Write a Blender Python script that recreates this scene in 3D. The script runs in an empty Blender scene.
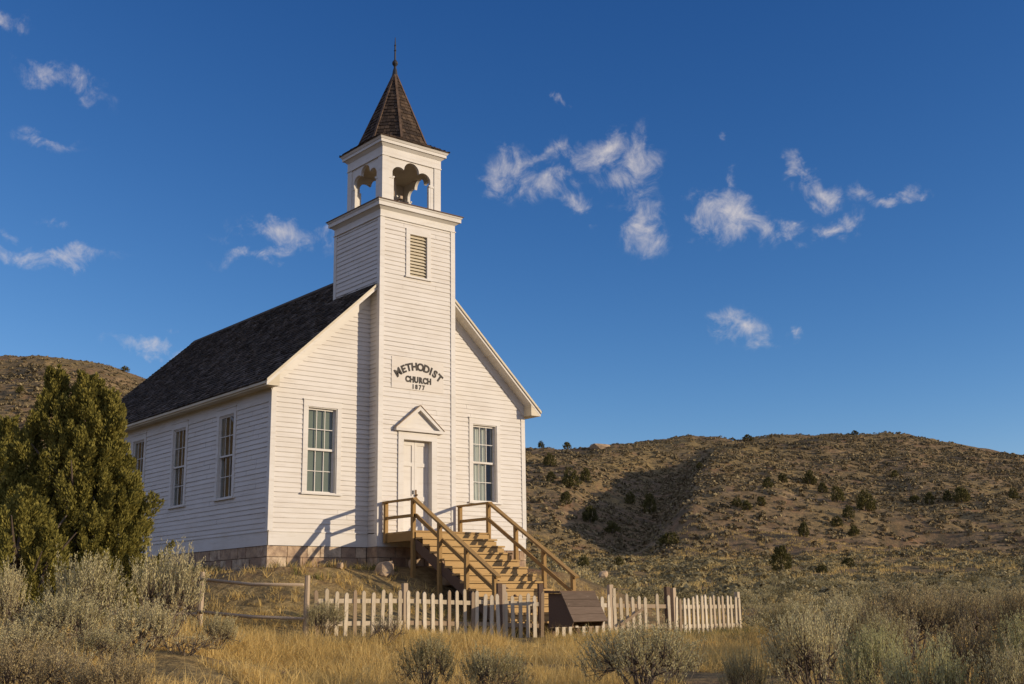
import bpy, math, random
import numpy as np
from mathutils import Vector, Matrix
rnd = random.Random(7)
rng = np.random.default_rng(11)
PI = math.pi
sc = bpy.context.scene
col = sc.collection

# ------------------------------------------------------------------ camera
CAM = np.array([-13.38594, -25.42403, -1.51277])
R_ = np.array([0.77286272, -0.63441869, -0.014005])
U_ = np.array([-0.12850168, -0.17808002, 0.97558947])
F_ = np.array([0.62142621, 0.75219707, 0.21915528])
FPX = 1169.4
FH = np.array([F_[0], F_[1]]) / math.hypot(F_[0], F_[1])
RH = np.array([FH[1], -FH[0]])
cd = bpy.data.cameras.new('camera')
cam = bpy.data.objects.new('camera', cd)
col.objects.link(cam)
cam.matrix_world = Matrix(((R_[0], U_[0], -F_[0], CAM[0]), (R_[1], U_[1], -F_[1], CAM[1]),
                           (R_[2], U_[2], -F_[2], CAM[2]), (0, 0, 0, 1)))
cd.sensor_width = 36
cd.lens = FPX * 36 / 1024
cd.clip_start = .1
cd.clip_end = 3000
sc.camera = cam


SKOFF = 3.5


def hor(u):
    return 604.6 - .0144 * (u - 512)


def ray(u, v):
    return F_ + (u - 512) / FPX * R_ - (v - 342) / FPX * U_


def gxy(u, d):
    r = ray(u, hor(u))
    s = d / (r[0] * FH[0] + r[1] * FH[1])
    return CAM[0] + s * r[0], CAM[1] + s * r[1]


# ------------------------------------------------------------------ noise
_perm = np.random.default_rng(3).random((256, 256))


def vnoise(x, y):
    x = np.asarray(x, float); y = np.asarray(y, float)
    xi = np.floor(x).astype(int); yi = np.floor(y).astype(int)
    fx = x - xi; fy = y - yi
    fx = fx * fx * fx * (fx * (fx * 6 - 15) + 10); fy = fy * fy * fy * (fy * (fy * 6 - 15) + 10)
    g = lambda a, b: _perm[a & 255, b & 255]
    return ((g(xi, yi) * (1 - fx) + g(xi + 1, yi) * fx) * (1 - fy) +
            (g(xi, yi + 1) * (1 - fx) + g(xi + 1, yi + 1) * fx) * fy) * 2 - 1


def fbm(x, y, o=4):
    s = 0; a = 1; t = 0
    for i in range(o):
        s = s + a * vnoise(x * 2 ** i + 17.3 * i, y * 2 ** i - 9.1 * i); t += a; a *= .5
    return s / t


def sst(a, b, x):
    t = np.clip((np.asarray(x, float) - a) / (b - a), 0, 1)
    return t * t * (3 - 2 * t)


# ------------------------------------------------------------------ terrain
SK_U = np.array([-900, -500, -250, -100, 0, 50, 110, 148, 200, 260, 330, 420, 480, 527, 560, 600, 640, 690, 745, 800, 850, 900, 950, 1024, 1100, 1300, 1700])
SK_V = np.array([215, 262, 320, 347, 353, 352, 361, 376, 398, 420, 436, 446, 448, 448, 449, 447, 441, 438, 442, 438, 435, 435, 442, 456, 472, 500, 520])
SK_D = np.array([230, 230, 230, 225, 220, 220, 225, 228, 235, 245, 255, 265, 268, 270, 275, 285, 300, 310, 325, 335, 340, 345, 345, 340, 330, 300, 300])
SK_A = (604.6 - .0144 * (SK_U - 512) - SK_V - SKOFF) / FPX
PR_D = np.array([0, 12, 25, 30, 36, 45, 58, 70, 85, 100, 130])
PR_A = np.array([-.6, -.0915, -.0283, -.0258, -.0135, -.004, .009, .018, .027, .036, .052])


def polar(x, y):
    dx = x - CAM[0]; dy = y - CAM[1]
    d = dx * FH[0] + dy * FH[1]; s = dx * RH[0] + dy * RH[1]
    rr = np.hypot(dx, dy)
    th = np.arctan2(s, d)
    u = 515.8 + FPX * .975 * np.tan(np.clip(th, -1.1, 1.1))
    return rr, th, u, d


def H(x, y):
    x = np.asarray(x, float); y = np.asarray(y, float)
    rr, th, u, dd = polar(x, y)
    c = np.maximum(np.cos(th), .35)
    d = rr * c
    zl = -2.2 + .031 * (np.minimum(d, 25) - 25)
    zl = zl + .46 * (1 - sst(170, 340, u)) * sst(4, 11, d) * (1 - sst(18.5, 23.5, d))
    pa = np.interp(d, PR_D, PR_A)
    aS = np.interp(u, SK_U, SK_A); D = np.interp(u, SK_U, SK_D)
    t = np.clip((d - 85) / np.maximum(D - 85, 1), 0, 1.6)
    g = np.where(t < 1, np.sin(np.clip(t, 0, 1) * PI / 2) ** 1.05, 1 - .96 * np.maximum(t - 1, 0) ** 1.3)
    ah = .027 + (aS - .027) * g
    ang = np.where(d < 85, pa, ah)
    # hollow in the hillside with a steep right flank
    ug = 622 + (d - 110) * .42
    w = (u - ug)
    prof = np.where(w < 0, sst(-95, 0, w), 1 - sst(0, 60, w))
    hol = prof * sst(110, 150, d) * (1 - sst(228, 262, d))
    spur = sst(-5, 55, w) * (1 - sst(60, 260, w)) * sst(110, 150, d) * (1 - sst(220, 275, d))
    z = CAM[2] + d * ang
    z = np.where(d < 25, zl, z)
    z = z - 4.6 * hol + 2.9 * spur
    am = sst(45, 160, d)
    ax_ = (x - CAM[0]) * RH[0] + (y - CAM[1]) * RH[1]
    rdg = 1 - 2 * np.abs(fbm(ax_ / 46 + 3.1, d / 17 + 1.7, 2)) - .55
    z = z + am * (2.6 * fbm(x / 36, y / 36, 3) + 1.5 * rdg + 1.0 * fbm(ax_ / 15 + 40, d / 8, 3)) * (1 - .75 * sst(.86, 1.0, t)) * (1 - .5 * hol)
    z = z + sst(26, 50, d) * .22 * fbm(x / 5 + 9, y / 5, 2) + sst(60, 130, d) * .38 * fbm(x / 3.4 + 3, y / 4.2, 2)
    z = z + .19 * (1 - sst(400, 560, u)) * sst(16.5, 21.5, d) * (1 - sst(25.5, 29, d))
    # church bank
    qx = np.maximum(np.maximum(-x, x - 8), 0); qy = np.maximum(np.maximum(-.4 - y, y - 13.6), 0)
    r = np.hypot(qx, qy)
    w = 1 - sst(.25, 4.9, r)
    pad = -.60 + .2 * sst(0, 8, y) + .10 * fbm(x / 1.3, y / 1.3, 3)
    far = 1 - sst(.2, 10, r)
    w2 = np.where(d > 25, np.maximum(w, .4 * far * sst(30, 36, d)), w)
    z = z + (pad - z) * np.where(z < pad, w2, w)
    near = 1 - sst(60, 120, d)
    z = z + near * (.075 * fbm(x / 2.2, y / 2.2, 3) + .022 * fbm(x * 1.9, y * 1.9, 2))
    return z


def Hs(x, y):
    return float(H(np.array([x]), np.array([y]))[0])


def hit(u, v):
    r = ray(u, v); r = r / math.hypot(r[0], r[1])
    s = np.arange(14, 420, .4)
    px = CAM[0] + s * r[0]; py = CAM[1] + s * r[1]; pz = CAM[2] + s * r[2]
    k = np.nonzero(pz < H(px, py))[0]
    i = k[0] if len(k) else None
    if i is None:
        i = int(np.argmin(pz - H(px, py)))
    return px[i], py[i], float(H(px[i:i + 1], py[i:i + 1])[0]), s[i]


# ------------------------------------------------------------------ mesh helpers
class MB:
    def __init__(s): s.v = []; s.f = []

    def add(s, vs, fs):
        b = len(s.v); s.v += [tuple(map(float, p)) for p in vs]; s.f += [tuple(b + i for i in f) for f in fs]; return s

    def box(s, x0, x1, y0, y1, z0, z1):
        return s.add([(x0, y0, z0), (x1, y0, z0), (x1, y1, z0), (x0, y1, z0), (x0, y0, z1), (x1, y0, z1), (x1, y1, z1), (x0, y1, z1)],
                     [(3, 2, 1, 0), (4, 5, 6, 7), (0, 1, 5, 4), (1, 2, 6, 5), (2, 3, 7, 6), (3, 0, 4, 7)])

    def bar(s, p, q, w, h, up=(0, 0, 1)):
        p = Vector(p); q = Vector(q); d = (q - p).normalized(); up = Vector(up)
        r = d.cross(up)
        if r.length < 1e-5: r = Vector((1, 0, 0))
        r.normalize(); n = r.cross(d)
        c = [p - r * w / 2 - n * h / 2, p + r * w / 2 - n * h / 2, p + r * w / 2 + n * h / 2, p - r * w / 2 + n * h / 2]
        e = [a + (q - p) for a in c]
        return s.add(c + e, [(3, 2, 1, 0), (4, 5, 6, 7), (0, 1, 5, 4), (1, 2, 6, 5), (2, 3, 7, 6), (3, 0, 4, 7)])

    def prism(s, poly, vec):
        n = len(poly); vec = Vector(vec)
        a = [Vector(p) for p in poly]
        return s.add(a + [p + vec for p in a], [tuple(range(n))[::-1], tuple(range(n, 2 * n))] + [(i, (i + 1) % n, n + (i + 1) % n, n + i) for i in range(n)])

    def tube(s, pts, rad, n=6):
        pts = [Vector(p) for p in pts]; vs = []; fs = []
        for i, p in enumerate(pts):
            d = (pts[min(i + 1, len(pts) - 1)] - pts[max(i - 1, 0)]).normalized()
            a = d.cross(Vector((.3, .9, .2)))
            if a.length < 1e-4: a = d.cross(Vector((1, 0, 0)))
            a.normalize(); b = d.cross(a)
            for k in range(n):
                t = 2 * PI * k / n
                vs.append(p + (a * math.cos(t) + b * math.sin(t)) * rad[i])
        for i in range(len(pts) - 1):
            for k in range(n):
                fs.append((i * n + k, i * n + (k + 1) % n, (i + 1) * n + (k + 1) % n, (i + 1) * n + k))
        fs.append(tuple(range(n))[::-1]); fs.append(tuple((len(pts) - 1) * n + k for k in range(n)))
        return s.add(vs, fs)

    def build(s, name, mat, parent=None, o=(0, 0, 0), smooth=False):
        me = bpy.data.meshes.new(name)
        me.from_pydata([(x - o[0], y - o[1], z - o[2]) for x, y, z in s.v], [], s.f)
        if smooth:
            me.polygons.foreach_set('use_smooth', [True] * len(me.polygons))
        return link(name, me, mat, parent)


def link(name, me, mat, parent=None):
    if mat: me.materials.append(mat)
    ob = bpy.data.objects.new(name, me); col.objects.link(ob)
    if parent: ob.parent = parent
    return ob


def npmesh(name, V, F):
    """V (n,3), F (m,k) all faces of k corners"""
    me = bpy.data.meshes.new(name)
    V = np.ascontiguousarray(V, np.float32); F = np.ascontiguousarray(F, np.int32)
    m, k = F.shape
    me.vertices.add(len(V)); me.vertices.foreach_set('co', V.ravel())
    me.loops.add(m * k); me.loops.foreach_set('vertex_index', F.ravel())
    me.polygons.add(m); me.polygons.foreach_set('loop_start', np.arange(0, m * k, k, dtype=np.int32))
    me.update(calc_edges=True)
    return me


def tag(o, label=None, cat=None, group=None, kind=None):
    if label: o['label'] = label
    if cat: o['category'] = cat
    if group: o['group'] = group
    if kind: o['kind'] = kind
    return o


def empty(name, loc):
    e = bpy.data.objects.new(name, None); col.objects.link(e); e.location = loc; e.empty_display_size = .2
    return e


# ------------------------------------------------------------------ materials
class NT:
    def __init__(s, name, rough=.8, spec=.2):
        s.m = bpy.data.materials.new(name); s.m.use_nodes = True
        s.t = s.m.node_tree; s.b = s.t.nodes['Principled BSDF']
        s.b.inputs['Roughness'].default_value = rough
        s.b.inputs['Specular IOR Level'].default_value = spec
        s.out = s.t.nodes['Material Output']

    def n(s, ty, **kw):
        nd = s.t.nodes.new(ty)
        for k, v in kw.items():
            if k.startswith('i_'):
                nd.inputs[k[2:].replace('_', ' ')].default_value = v
            else: setattr(nd, k, v)
        return nd

    def l(s, a, b): s.t.links.new(a, b); return s

    def coord(s, kind='Object', scale=(1, 1, 1), rot=(0, 0, 0)):
        c = s.n('ShaderNodeTexCoord'); m = s.n('ShaderNodeMapping')
        m.inputs['Scale'].default_value = scale; m.inputs['Rotation'].default_value = rot
        s.l(c.outputs[kind], m.inputs['Vector']); return m.outputs['Vector']

    def noise(s, vec, scale=5, detail=4, rough=.55, dist=0):
        nd = s.n('ShaderNodeTexNoise'); nd.inputs['Scale'].default_value = scale; nd.inputs['Detail'].default_value = detail
        nd.inputs['Roughness'].default_value = rough; nd.inputs['Distortion'].default_value = dist
        if vec is not None: s.l(vec, nd.inputs['Vector'])
        return nd.outputs['Fac']

    def ramp(s, fac, stops, interp='LINEAR'):
        nd = s.n('ShaderNodeValToRGB'); cr = nd.color_ramp; cr.interpolation = interp
        while len(cr.elements) < len(stops): cr.elements.new(.5)
        for e, (p, c) in zip(cr.elements, stops):
            e.position = p; e.color = (*c, 1) if len(c) == 3 else c
        if fac is not None: s.l(fac, nd.inputs['Fac'])
        return nd.outputs['Color']

    def mix(s, fac, a, b, mode='MIX'):
        nd = s.n('ShaderNodeMix'); nd.data_type = 'RGBA'; nd.blend_type = mode
        for val, i in ((fac, 0), (a, 6), (b, 7)):
            if hasattr(val, 'links'): s.l(val, nd.inputs[i])
            elif i == 0: nd.inputs[0].default_value = val
            else: nd.inputs[i].default_value = (*val, 1)
        return nd.outputs[2]

    def math(s, op, a, b=0.0, c=None):
        nd = s.n('ShaderNodeMath'); nd.operation = op
        for i, v in enumerate((a, b, c)):
            if v is None: continue
            if hasattr(v, 'links'): s.l(v, nd.inputs[i])
            else: nd.inputs[i].default_value = v
        return nd.outputs[0]

    def bump(s, h, strength=.3, dist=.02):
        nd = s.n('ShaderNodeBump'); nd.inputs['Strength'].default_value = strength; nd.inputs['Distance'].default_value = dist
        s.l(h, nd.inputs['Height']); s.l(nd.outputs[0], s.b.inputs['Normal']); return s

    def base(s, c):
        if hasattr(c, 'links'): s.l(c, s.b.inputs['Base Color'])
        else: s.b.inputs['Base Color'].default_value = (*c, 1)
        return s


def island(n):
    g = n.n('ShaderNodeNewGeometry'); return g.outputs['Random Per Island']


def orand(n):
    g = n.n('ShaderNodeObjectInfo'); return g.outputs['Random']


def paint(name, a, b, dirt, board=0.0):
    n = NT(name, .62, .3)
    v = n.coord()
    v2 = n.coord(scale=(.6, .6, 6))
    c = n.ramp(n.noise(v, 1.3, 5), [(.3, a), (.7, b)])
    st = n.ramp(n.noise(v2, 2.2, 5, .6), [(.52, (0, 0, 0)), (.78, (1, 1, 1))])
    c = n.mix(n.math('MULTIPLY', st, .42), c, dirt)
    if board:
        # shade line painted into the colour along each clapboard's lower edge, broken by noise
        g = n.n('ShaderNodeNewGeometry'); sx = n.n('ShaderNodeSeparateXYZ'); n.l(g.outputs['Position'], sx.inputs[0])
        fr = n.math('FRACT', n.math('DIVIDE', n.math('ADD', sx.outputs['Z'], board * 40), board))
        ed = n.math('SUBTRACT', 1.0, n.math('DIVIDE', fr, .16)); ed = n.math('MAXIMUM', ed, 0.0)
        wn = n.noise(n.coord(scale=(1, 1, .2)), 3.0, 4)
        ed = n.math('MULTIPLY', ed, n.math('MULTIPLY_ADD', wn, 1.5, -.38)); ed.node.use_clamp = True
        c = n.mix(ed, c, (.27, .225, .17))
    if board: c = n.mix(n.math('MULTIPLY', island(n), .16), c, (.50, .44, .35))
    n.base(c)
    n.bump(n.noise(n.coord(scale=(4, 4, 30)), 6, 3), .2, .004)
    return n.m


PITCH = .122
M = {}
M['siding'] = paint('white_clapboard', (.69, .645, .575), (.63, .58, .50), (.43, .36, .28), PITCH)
M['white'] = paint('white_trim', (.69, .65, .58), (.62, .575, .495), (.41, .34, .25))
M['cream'] = paint('aged_cream_trim', (.66, .58, .42), (.56, .48, .33), (.34, .26, .16))
M['sign'] = paint('sign_board_paint', (.67, .615, .53), (.61, .55, .46), (.5, .42, .31))
n = NT('letter_paint', .7, .2); n.base(n.ramp(n.noise(n.coord(), 9, 4), [(.3, (.035, .030, .026)), (.75, (.10, .085, .065))])); M['letter'] = n.m

n = NT('weathered_shingle', .88, .15)
c = n.ramp(island(n), [(0, (.045, .036, .028)), (.4, (.095, .077, .060)), (.75, (.15, .12, .093)), (1, (.26, .21, .165))])
c = n.mix(n.math('MULTIPLY', n.noise(n.coord(), .8, 4), .6), c, (.05, .039, .028))
n.b.inputs['Specular IOR Level'].default_value = .05
n.base(c); n.bump(n.noise(n.coord(scale=(1, 1, 1)), 25, 3), .4, .01); M['shingle'] = n.m

n = NT('brown_spire_shingle', .85, .15)
c = n.ramp(island(n), [(0, (.035, .023, .015)), (.5, (.068, .044, .027)), (1, (.14, .09, .053))])
c = n.mix(n.math('MULTIPLY', n.noise(n.coord(), 2.0, 4), .6), c, (.045, .035, .028))
n.base(c); n.bump(n.noise(n.coord(), 25, 3), .4, .01); M['spire'] = n.m
n = NT('hip_board', .8, .15); n.base(n.ramp(n.noise(n.coord(), 6, 4), [(.3, (.07, .045, .03)), (.7, (.17, .11, .07))])); M['hip'] = n.m
n = NT('dark_iron', .6, .4); n.base((.03, .027, .025)); M['iron'] = n.m
n = NT('brass', .6, .3); n.base((.16, .09, .035)); M['brass'] = n.m

n = NT('sandstone', .9, .1)
c = n.ramp(island(n), [(0, (.36, .235, .145)), (.5, (.52, .37, .23)), (1, (.68, .53, .35))])
c = n.mix(n.ramp(n.noise(n.coord(), 4, 6, .65), [(.4, (0, 0, 0)), (.7, (1, 1, 1))]), c, (.22, .145, .10))
n.base(c); n.bump(n.noise(n.coord(), 9, 6, .7), .9, .03); M['stone'] = n.m
n = NT('mortar', .95, .05); n.base(n.ramp(n.noise(n.coord(), 12, 4), [(.3, (.20, .15, .10)), (.7, (.32, .25, .18))])); M['mortar'] = n.m


def wood(name, stops, grain=(3, 3, 3), bump=.3):
    n = NT(name, .75, .2)
    r = n.math('ADD', n.math('MULTIPLY', island(n), .55), n.math('MULTIPLY', n.noise(n.coord(scale=grain), 4, 5, .6, .4), .45))
    n.base(n.ramp(r, stops)); n.bump(n.noise(n.coord(scale=grain), 14, 4), bump, .006); return n.m


M['deck'] = wood('stair_lumber', [(.1, (.22, .125, .045)), (.4, (.38, .235, .09)), (.75, (.52, .345, .14)), (1, (.58, .42, .21))], (.6, 6, 6))
M['rail'] = wood('rail_lumber', [(.1, (.19, .105, .036)), (.5, (.31, .185, .065)), (.9, (.43, .27, .10))], (5, 1, 5))
M['oldwood'] = wood('grey_weathered_wood', [(.1, (.24, .175, .11)), (.5, (.44, .33, .215)), (.9, (.62, .48, .32))], (8, 8, 1))
M['darkwood'] = wood('dark_stained_wood', [(.1, (.06, .037, .024)), (.5, (.12, .075, .048)), (.9, (.19, .125, .085))], (1, 8, 8))
n = NT('scuffed_lid', .75, .2)
c = n.ramp(n.math('ADD', n.math('MULTIPLY', island(n), .4), n.math('MULTIPLY', n.noise(n.coord(scale=(1, 8, 8)), 4, 5, .6, .4), .6)), [(.15, (.05, .034, .022)), (.5, (.115, .078, .05)), (.85, (.20, .14, .095))])
n.base(n.mix(n.ramp(n.noise(n.coord(scale=(5, 14, 14)), 1.6, 4, .7), [(.66, (0, 0, 0)), (.72, (.8, .8, .8))]), c, (.42, .33, .24))); n.bump(n.noise(n.coord(scale=(1, 8, 8)), 14, 4), .5, .006); M['lid'] = n.m
n = NT('picket_paint', .8, .15)
c = n.ramp(orand(n), [(0, (.46, .375, .25)), (.4, (.58, .48, .33)), (.74, (.66, .57, .42)), (.84, (.36, .26, .16)), (1, (.25, .175, .11))])
st = n.ramp(n.noise(n.coord(scale=(6, 6, 1.2)), 3, 5, .65), [(.45, (0, 0, 0)), (.72, (1, 1, 1))])
c = n.mix(n.math('MULTIPLY', st, .6), c, (.30, .23, .15))
n.base(c); n.bump(n.noise(n.coord(scale=(9, 9, 1)), 10, 3), .3, .005); M['picket'] = n.m

# window glass: clear, reflects by Fresnel
n = NT('window_glass', .04, .5)
tr = n.n('ShaderNodeBsdfTransparent'); gl = n.n('ShaderNodeBsdfGlossy'); gl.inputs['Roughness'].default_value = .03
tr.inputs[0].default_value = (.86, .90, .87, 1)
lw = n.n('ShaderNodeLayerWeight'); lw.inputs[0].default_value = .5
fz = n.math('MULTIPLY_ADD', n.math('POWER', lw.outputs['Facing'], 4.0), .75, .055)
bp = n.n('ShaderNodeBump'); bp.inputs['Strength'].default_value = .08; bp.inputs['Distance'].default_value = .02
n.l(n.noise(n.coord(), 2.2, 2), bp.inputs['Height']); n.l(bp.outputs[0], gl.inputs['Normal'])
mx = n.n('ShaderNodeMixShader'); n.l(fz, mx.inputs[0]); n.l(tr.outputs[0], mx.inputs[1]); n.l(gl.outputs[0], mx.inputs[2])
n.l(mx.outputs[0], n.out.inputs[0]); M['glass'] = n.m


def cloth(name, a, b, sc_=(14, 14, .4)):
    n = NT(name, .9, .05)
    n.base(n.ramp(n.noise(n.coord(scale=sc_), 1.5, 3), [(.3, a), (.7, b)]))
    return n.m


M['curtain'] = cloth('white_curtain', (.50, .49, .43), (.70, .68, .60))
M['blind'] = cloth('grey_green_blind', (.165, .18, .14), (.20, .215, .17), (1, 1, 1))
M['brown_blind'] = cloth('brown_curtain', (.06, .035, .015), (.20, .12, .05), (12, 12, .5))
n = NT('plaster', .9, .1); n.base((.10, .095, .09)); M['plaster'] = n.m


def leafmat(name, stops, trans=.25, byobj=0.0, nsc=3.5):
    n = NT(name, .75, .15)
    v = n.coord()
    r = n.math('ADD', n.math('MULTIPLY', island(n), .5), n.math('MULTIPLY', n.noise(v, nsc, 4), .5))
    if byobj: r = n.math('ADD', r, n.math('MULTIPLY_ADD', orand(n), byobj, -byobj / 2))
    c = n.ramp(r, stops); n.base(c)
    if trans:
        t = n.n('ShaderNodeBsdfTranslucent'); n.l(c, t.inputs[0])
        m = n.n('ShaderNodeMixShader'); m.inputs[0].default_value = trans
        n.l(n.b.outputs[0], m.inputs[1]); n.l(t.outputs[0], m.inputs[2]); n.l(m.outputs[0], n.out.inputs[0])
    return n.m


M['sage'] = leafmat('sagebrush_leaf', [(.1, (.25, .20, .075)), (.4, (.50, .43, .21)), (.7, (.64, .565, .31)), (.95, (.76, .62, .30))], .3, .5)
M['brownsage'] = leafmat('brown_sage_leaf', [(.1, (.20, .15, .06)), (.4, (.37, .285, .135)), (.7, (.50, .40, .205)), (.95, (.64, .50, .24))], .3, .3)
M['midsage'] = leafmat('flat_sage_leaf', [(.1, (.16, .13, .055)), (.4, (.34, .285, .14)), (.65, (.46, .40, .215)), (.95, (.66, .53, .26))], .25, .75)
M['valley'] = leafmat('valley_brush_leaf', [(.12, (.13, .095, .04)), (.45, (.30, .235, .105)), (.75, (.45, .365, .18)), (1, (.60, .48, .22))], .25)
M['goldsage'] = leafmat('yellow_sage_leaf', [(.1, (.26, .24, .08)), (.4, (.44, .41, .17)), (.7, (.56, .52, .25)), (.95, (.66, .58, .28))], .35, .3)
M['sagefar'] = leafmat('hillside_brush_leaf', [(.15, (.085, .062, .028)), (.5, (.21, .155, .075)), (.8, (.38, .295, .145)), (1, (.56, .43, .20))], .15)
M['twig'] = wood('sage_twig', [(.1, (.07, .05, .035)), (.9, (.20, .15, .105))])
M['juniper'] = leafmat('juniper_leaf', [(.15, (.10, .09, .02)), (.5, (.23, .20, .045)), (.8, (.34, .28, .066)), (1, (.44, .34, .09))], .28)
M['juniperfar'] = leafmat('hill_juniper_leaf', [(.15, (.06, .055, .017)), (.55, (.125, .11, .032)), (1, (.22, .175, .055))], .15, .3)
M['bark'] = wood('juniper_bark', [(.1, (.07, .05, .035)), (.9, (.19, .14, .10))], (6, 6, 1))
M['grass'] = leafmat('dry_grass_blade', [(.1, (.36, .23, .07)), (.35, (.62, .425, .135)), (.6, (.77, .555, .20)), (.85, (.82, .64, .30)), (1, (.34, .29, .095))], .45, 0.0, .55)
M['greengrass'] = leafmat('green_grass_blade', [(.1, (.11, .12, .03)), (.5, (.20, .19, .05)), (.9, (.36, .28, .09))], .35)
n = NT('field_rock', .9, .1)
n.base(n.ramp(n.noise(n.coord(), 3, 6, .65), [(.3, (.28, .185, .11)), (.55, (.46, .33, .20)), (.8, (.62, .47, .30))]))
n.bump(n.noise(n.coord(), 6, 6, .7), .9, .05); M['rock'] = n.m

# ground
n = NT('dry_ground', .95, .05)
v = n.coord()
big = n.noise(v, .045, 5, .6); mid = n.noise(v, .33, 6, .65); fine = n.noise(v, 6.0, 6, .7)
soil = n.ramp(mid, [(.28, (.12, .078, .043)), (.5, (.235, .155, .08)), (.72, (.42, .285, .14))])
grs = n.ramp(fine, [(.3, (.15, .10, .04)), (.5, (.29, .20, .08)), (.7, (.46, .33, .14))])
c = n.mix(n.ramp(big, [(.42, (0, 0, 0)), (.6, (1, 1, 1))]), soil, grs)
c = n.mix(n.ramp(n.noise(v, .9, 6, .7), [(.46, (0, 0, 0)), (.6, (.85, .85, .85))]), c, (.115, .09, .05))
c = n.mix(n.ramp(n.noise(v, .21, 5, .65), [(.55, (0, 0, 0)), (.68, (.7, .7, .7))]), c, (.30, .165, .085))
n.base(c)
n.bump(n.math('ADD', n.math('MULTIPLY', fine, .5), n.math('MULTIPLY', n.noise(v, 1.6, 6, .65), 2.0)), .9, .10)
M['ground'] = n.m

# ------------------------------------------------------------------ ground sheet
th = np.concatenate([np.linspace(-PI, -.56, 60)[:-1], np.linspace(-.56, .56, 760), np.linspace(.56, PI, 60)[1:]])
ds = np.concatenate([np.linspace(.3, 12, 40)[:-1], np.linspace(12, 34, 150)[:-1], np.geomspace(34, 420, 300), np.geomspace(430, 1500, 14)])
TH, DS = np.meshgrid(th, ds)
wx = CAM[0] + DS * (np.cos(TH) * FH[0] + np.sin(TH) * RH[0])
wy = CAM[1] + DS * (np.cos(TH) * FH[1] + np.sin(TH) * RH[1])
wz = H(wx, wy)
V = np.stack([wx, wy, wz], -1).reshape(-1, 3)
nr, nc = TH.shape
i, j = np.meshgrid(np.arange(nr - 1), np.arange(nc - 1), indexing='ij')
a = i * nc + j
Fq = np.stack([a, a + 1, a + nc + 1, a + nc], -1).reshape(-1, 4)[:, ::-1]
me = npmesh('ground', V, Fq)
me.polygons.foreach_set('use_smooth', np.ones(len(Fq), bool))
tag(link('ground', me, M['ground']), kind='structure')

# ------------------------------------------------------------------ church
T0, T1, TY = 2.79, 5.19, -.45
TD = 2.30
YC = TY + TD / 2
TB = TY + TD
LEN = 13.3
SL = .929
EO, RO, ZE = .345, .364, 3.88
roofz = lambda x: ZE + SL * (min(x, 8 - x) + EO)
church = empty('church', (4, 6.5, -.6))
CO = (4, 6.5, -.6)
tag(church, 'white clapboard chapel with square bell tower, brown spire and dark shingle roof', 'church')


def P(O, U, N, x, n_, z):
    return (O[0] + U[0] * x + N[0] * n_, O[1] + U[1] * x + N[1] * n_, z)


def clap(mb, O, U, N, zlo, zhi, xl, xr, ops=(), kinks=()):
    k0 = math.floor(zlo / PITCH + 1e-6)
    k = k0
    while k * PITCH < zhi - 1e-4:
        za0 = k * PITCH; za = max(za0, zlo); zb = min(za0 + PITCH, zhi)
        j = .014 * (1 + .22 * rnd.uniform(-1, 1))
        cuts = sorted(set([za, zb] + [z for o in ops for z in (o[2], o[3]) if za + 1e-4 < z < zb - 1e-4] + [z for z in kinks if za + 1e-4 < z < zb - 1e-4]))
        for a, b in zip(cuts[:-1], cuts[1:]):
            oa = .002 + j * (1 - (a - za0) / PITCH); ob = .002 + j * (1 - (b - za0) / PITCH)
            m = (a + b) / 2
            if xl(b) > xr(b) - .01: continue
            edges = [(xl(a), xl(b))]
            for o in sorted(o for o in ops if o[2] < m < o[3]):
                edges += [(o[0], o[0]), (o[1], o[1])]
            edges.append((xr(a), xr(b)))
            for e in range(0, len(edges), 2):
                (l0, l1), (r0, r1) = edges[e], edges[e + 1]
                if r0 - l0 < .01: continue
                js = [] if r0 - l0 < 1.5 or abs(l0 - l1) + abs(r0 - r1) > .001 else [l0 + (r0 - l0) * rnd.uniform(.2, .8)]
                xx = [l0] + js + [r0]
                if not js:
                    mb.add([P(O, U, N, l0, oa, a), P(O, U, N, r0, oa, a), P(O, U, N, r1, ob, b), P(O, U, N, l1, ob, b)], [(0, 1, 2, 3)])
                for xa_, xb_ in (zip(xx[:-1], xx[1:]) if js else ()):
                    e_ = rnd.uniform(0, .003); xa2 = xa_ + (.004 if xa_ > l0 else 0); da, db = rnd.uniform(-.004, .004), rnd.uniform(-.004, .004)
                    mb.add([P(O, U, N, xa2, oa + e_, a + da), P(O, U, N, xb_, oa + e_, a + db), P(O, U, N, xb_, ob + e_, b), P(O, U, N, xa2, ob + e_, b)], [(0, 1, 2, 3)])
                if a == za:
                    mb.add([P(O, U, N, l0, -.004, a), P(O, U, N, r0, -.004, a), P(O, U, N, r0, oa, a), P(O, U, N, l0, oa, a)], [(0, 1, 2, 3)])
        k += 1


WZ0, WZ1 = 1.26, 3.385
FW = [(.99, 1.83), (6.15, 6.99)]                      # front windows (x)
SW = [(1.97, 2.81), (4.87, 5.68), (7.75, 8.57), (10.6, 11.42)]   # side windows (y)
FX = ((0, 0), (1, 0), (0, -1))
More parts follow.
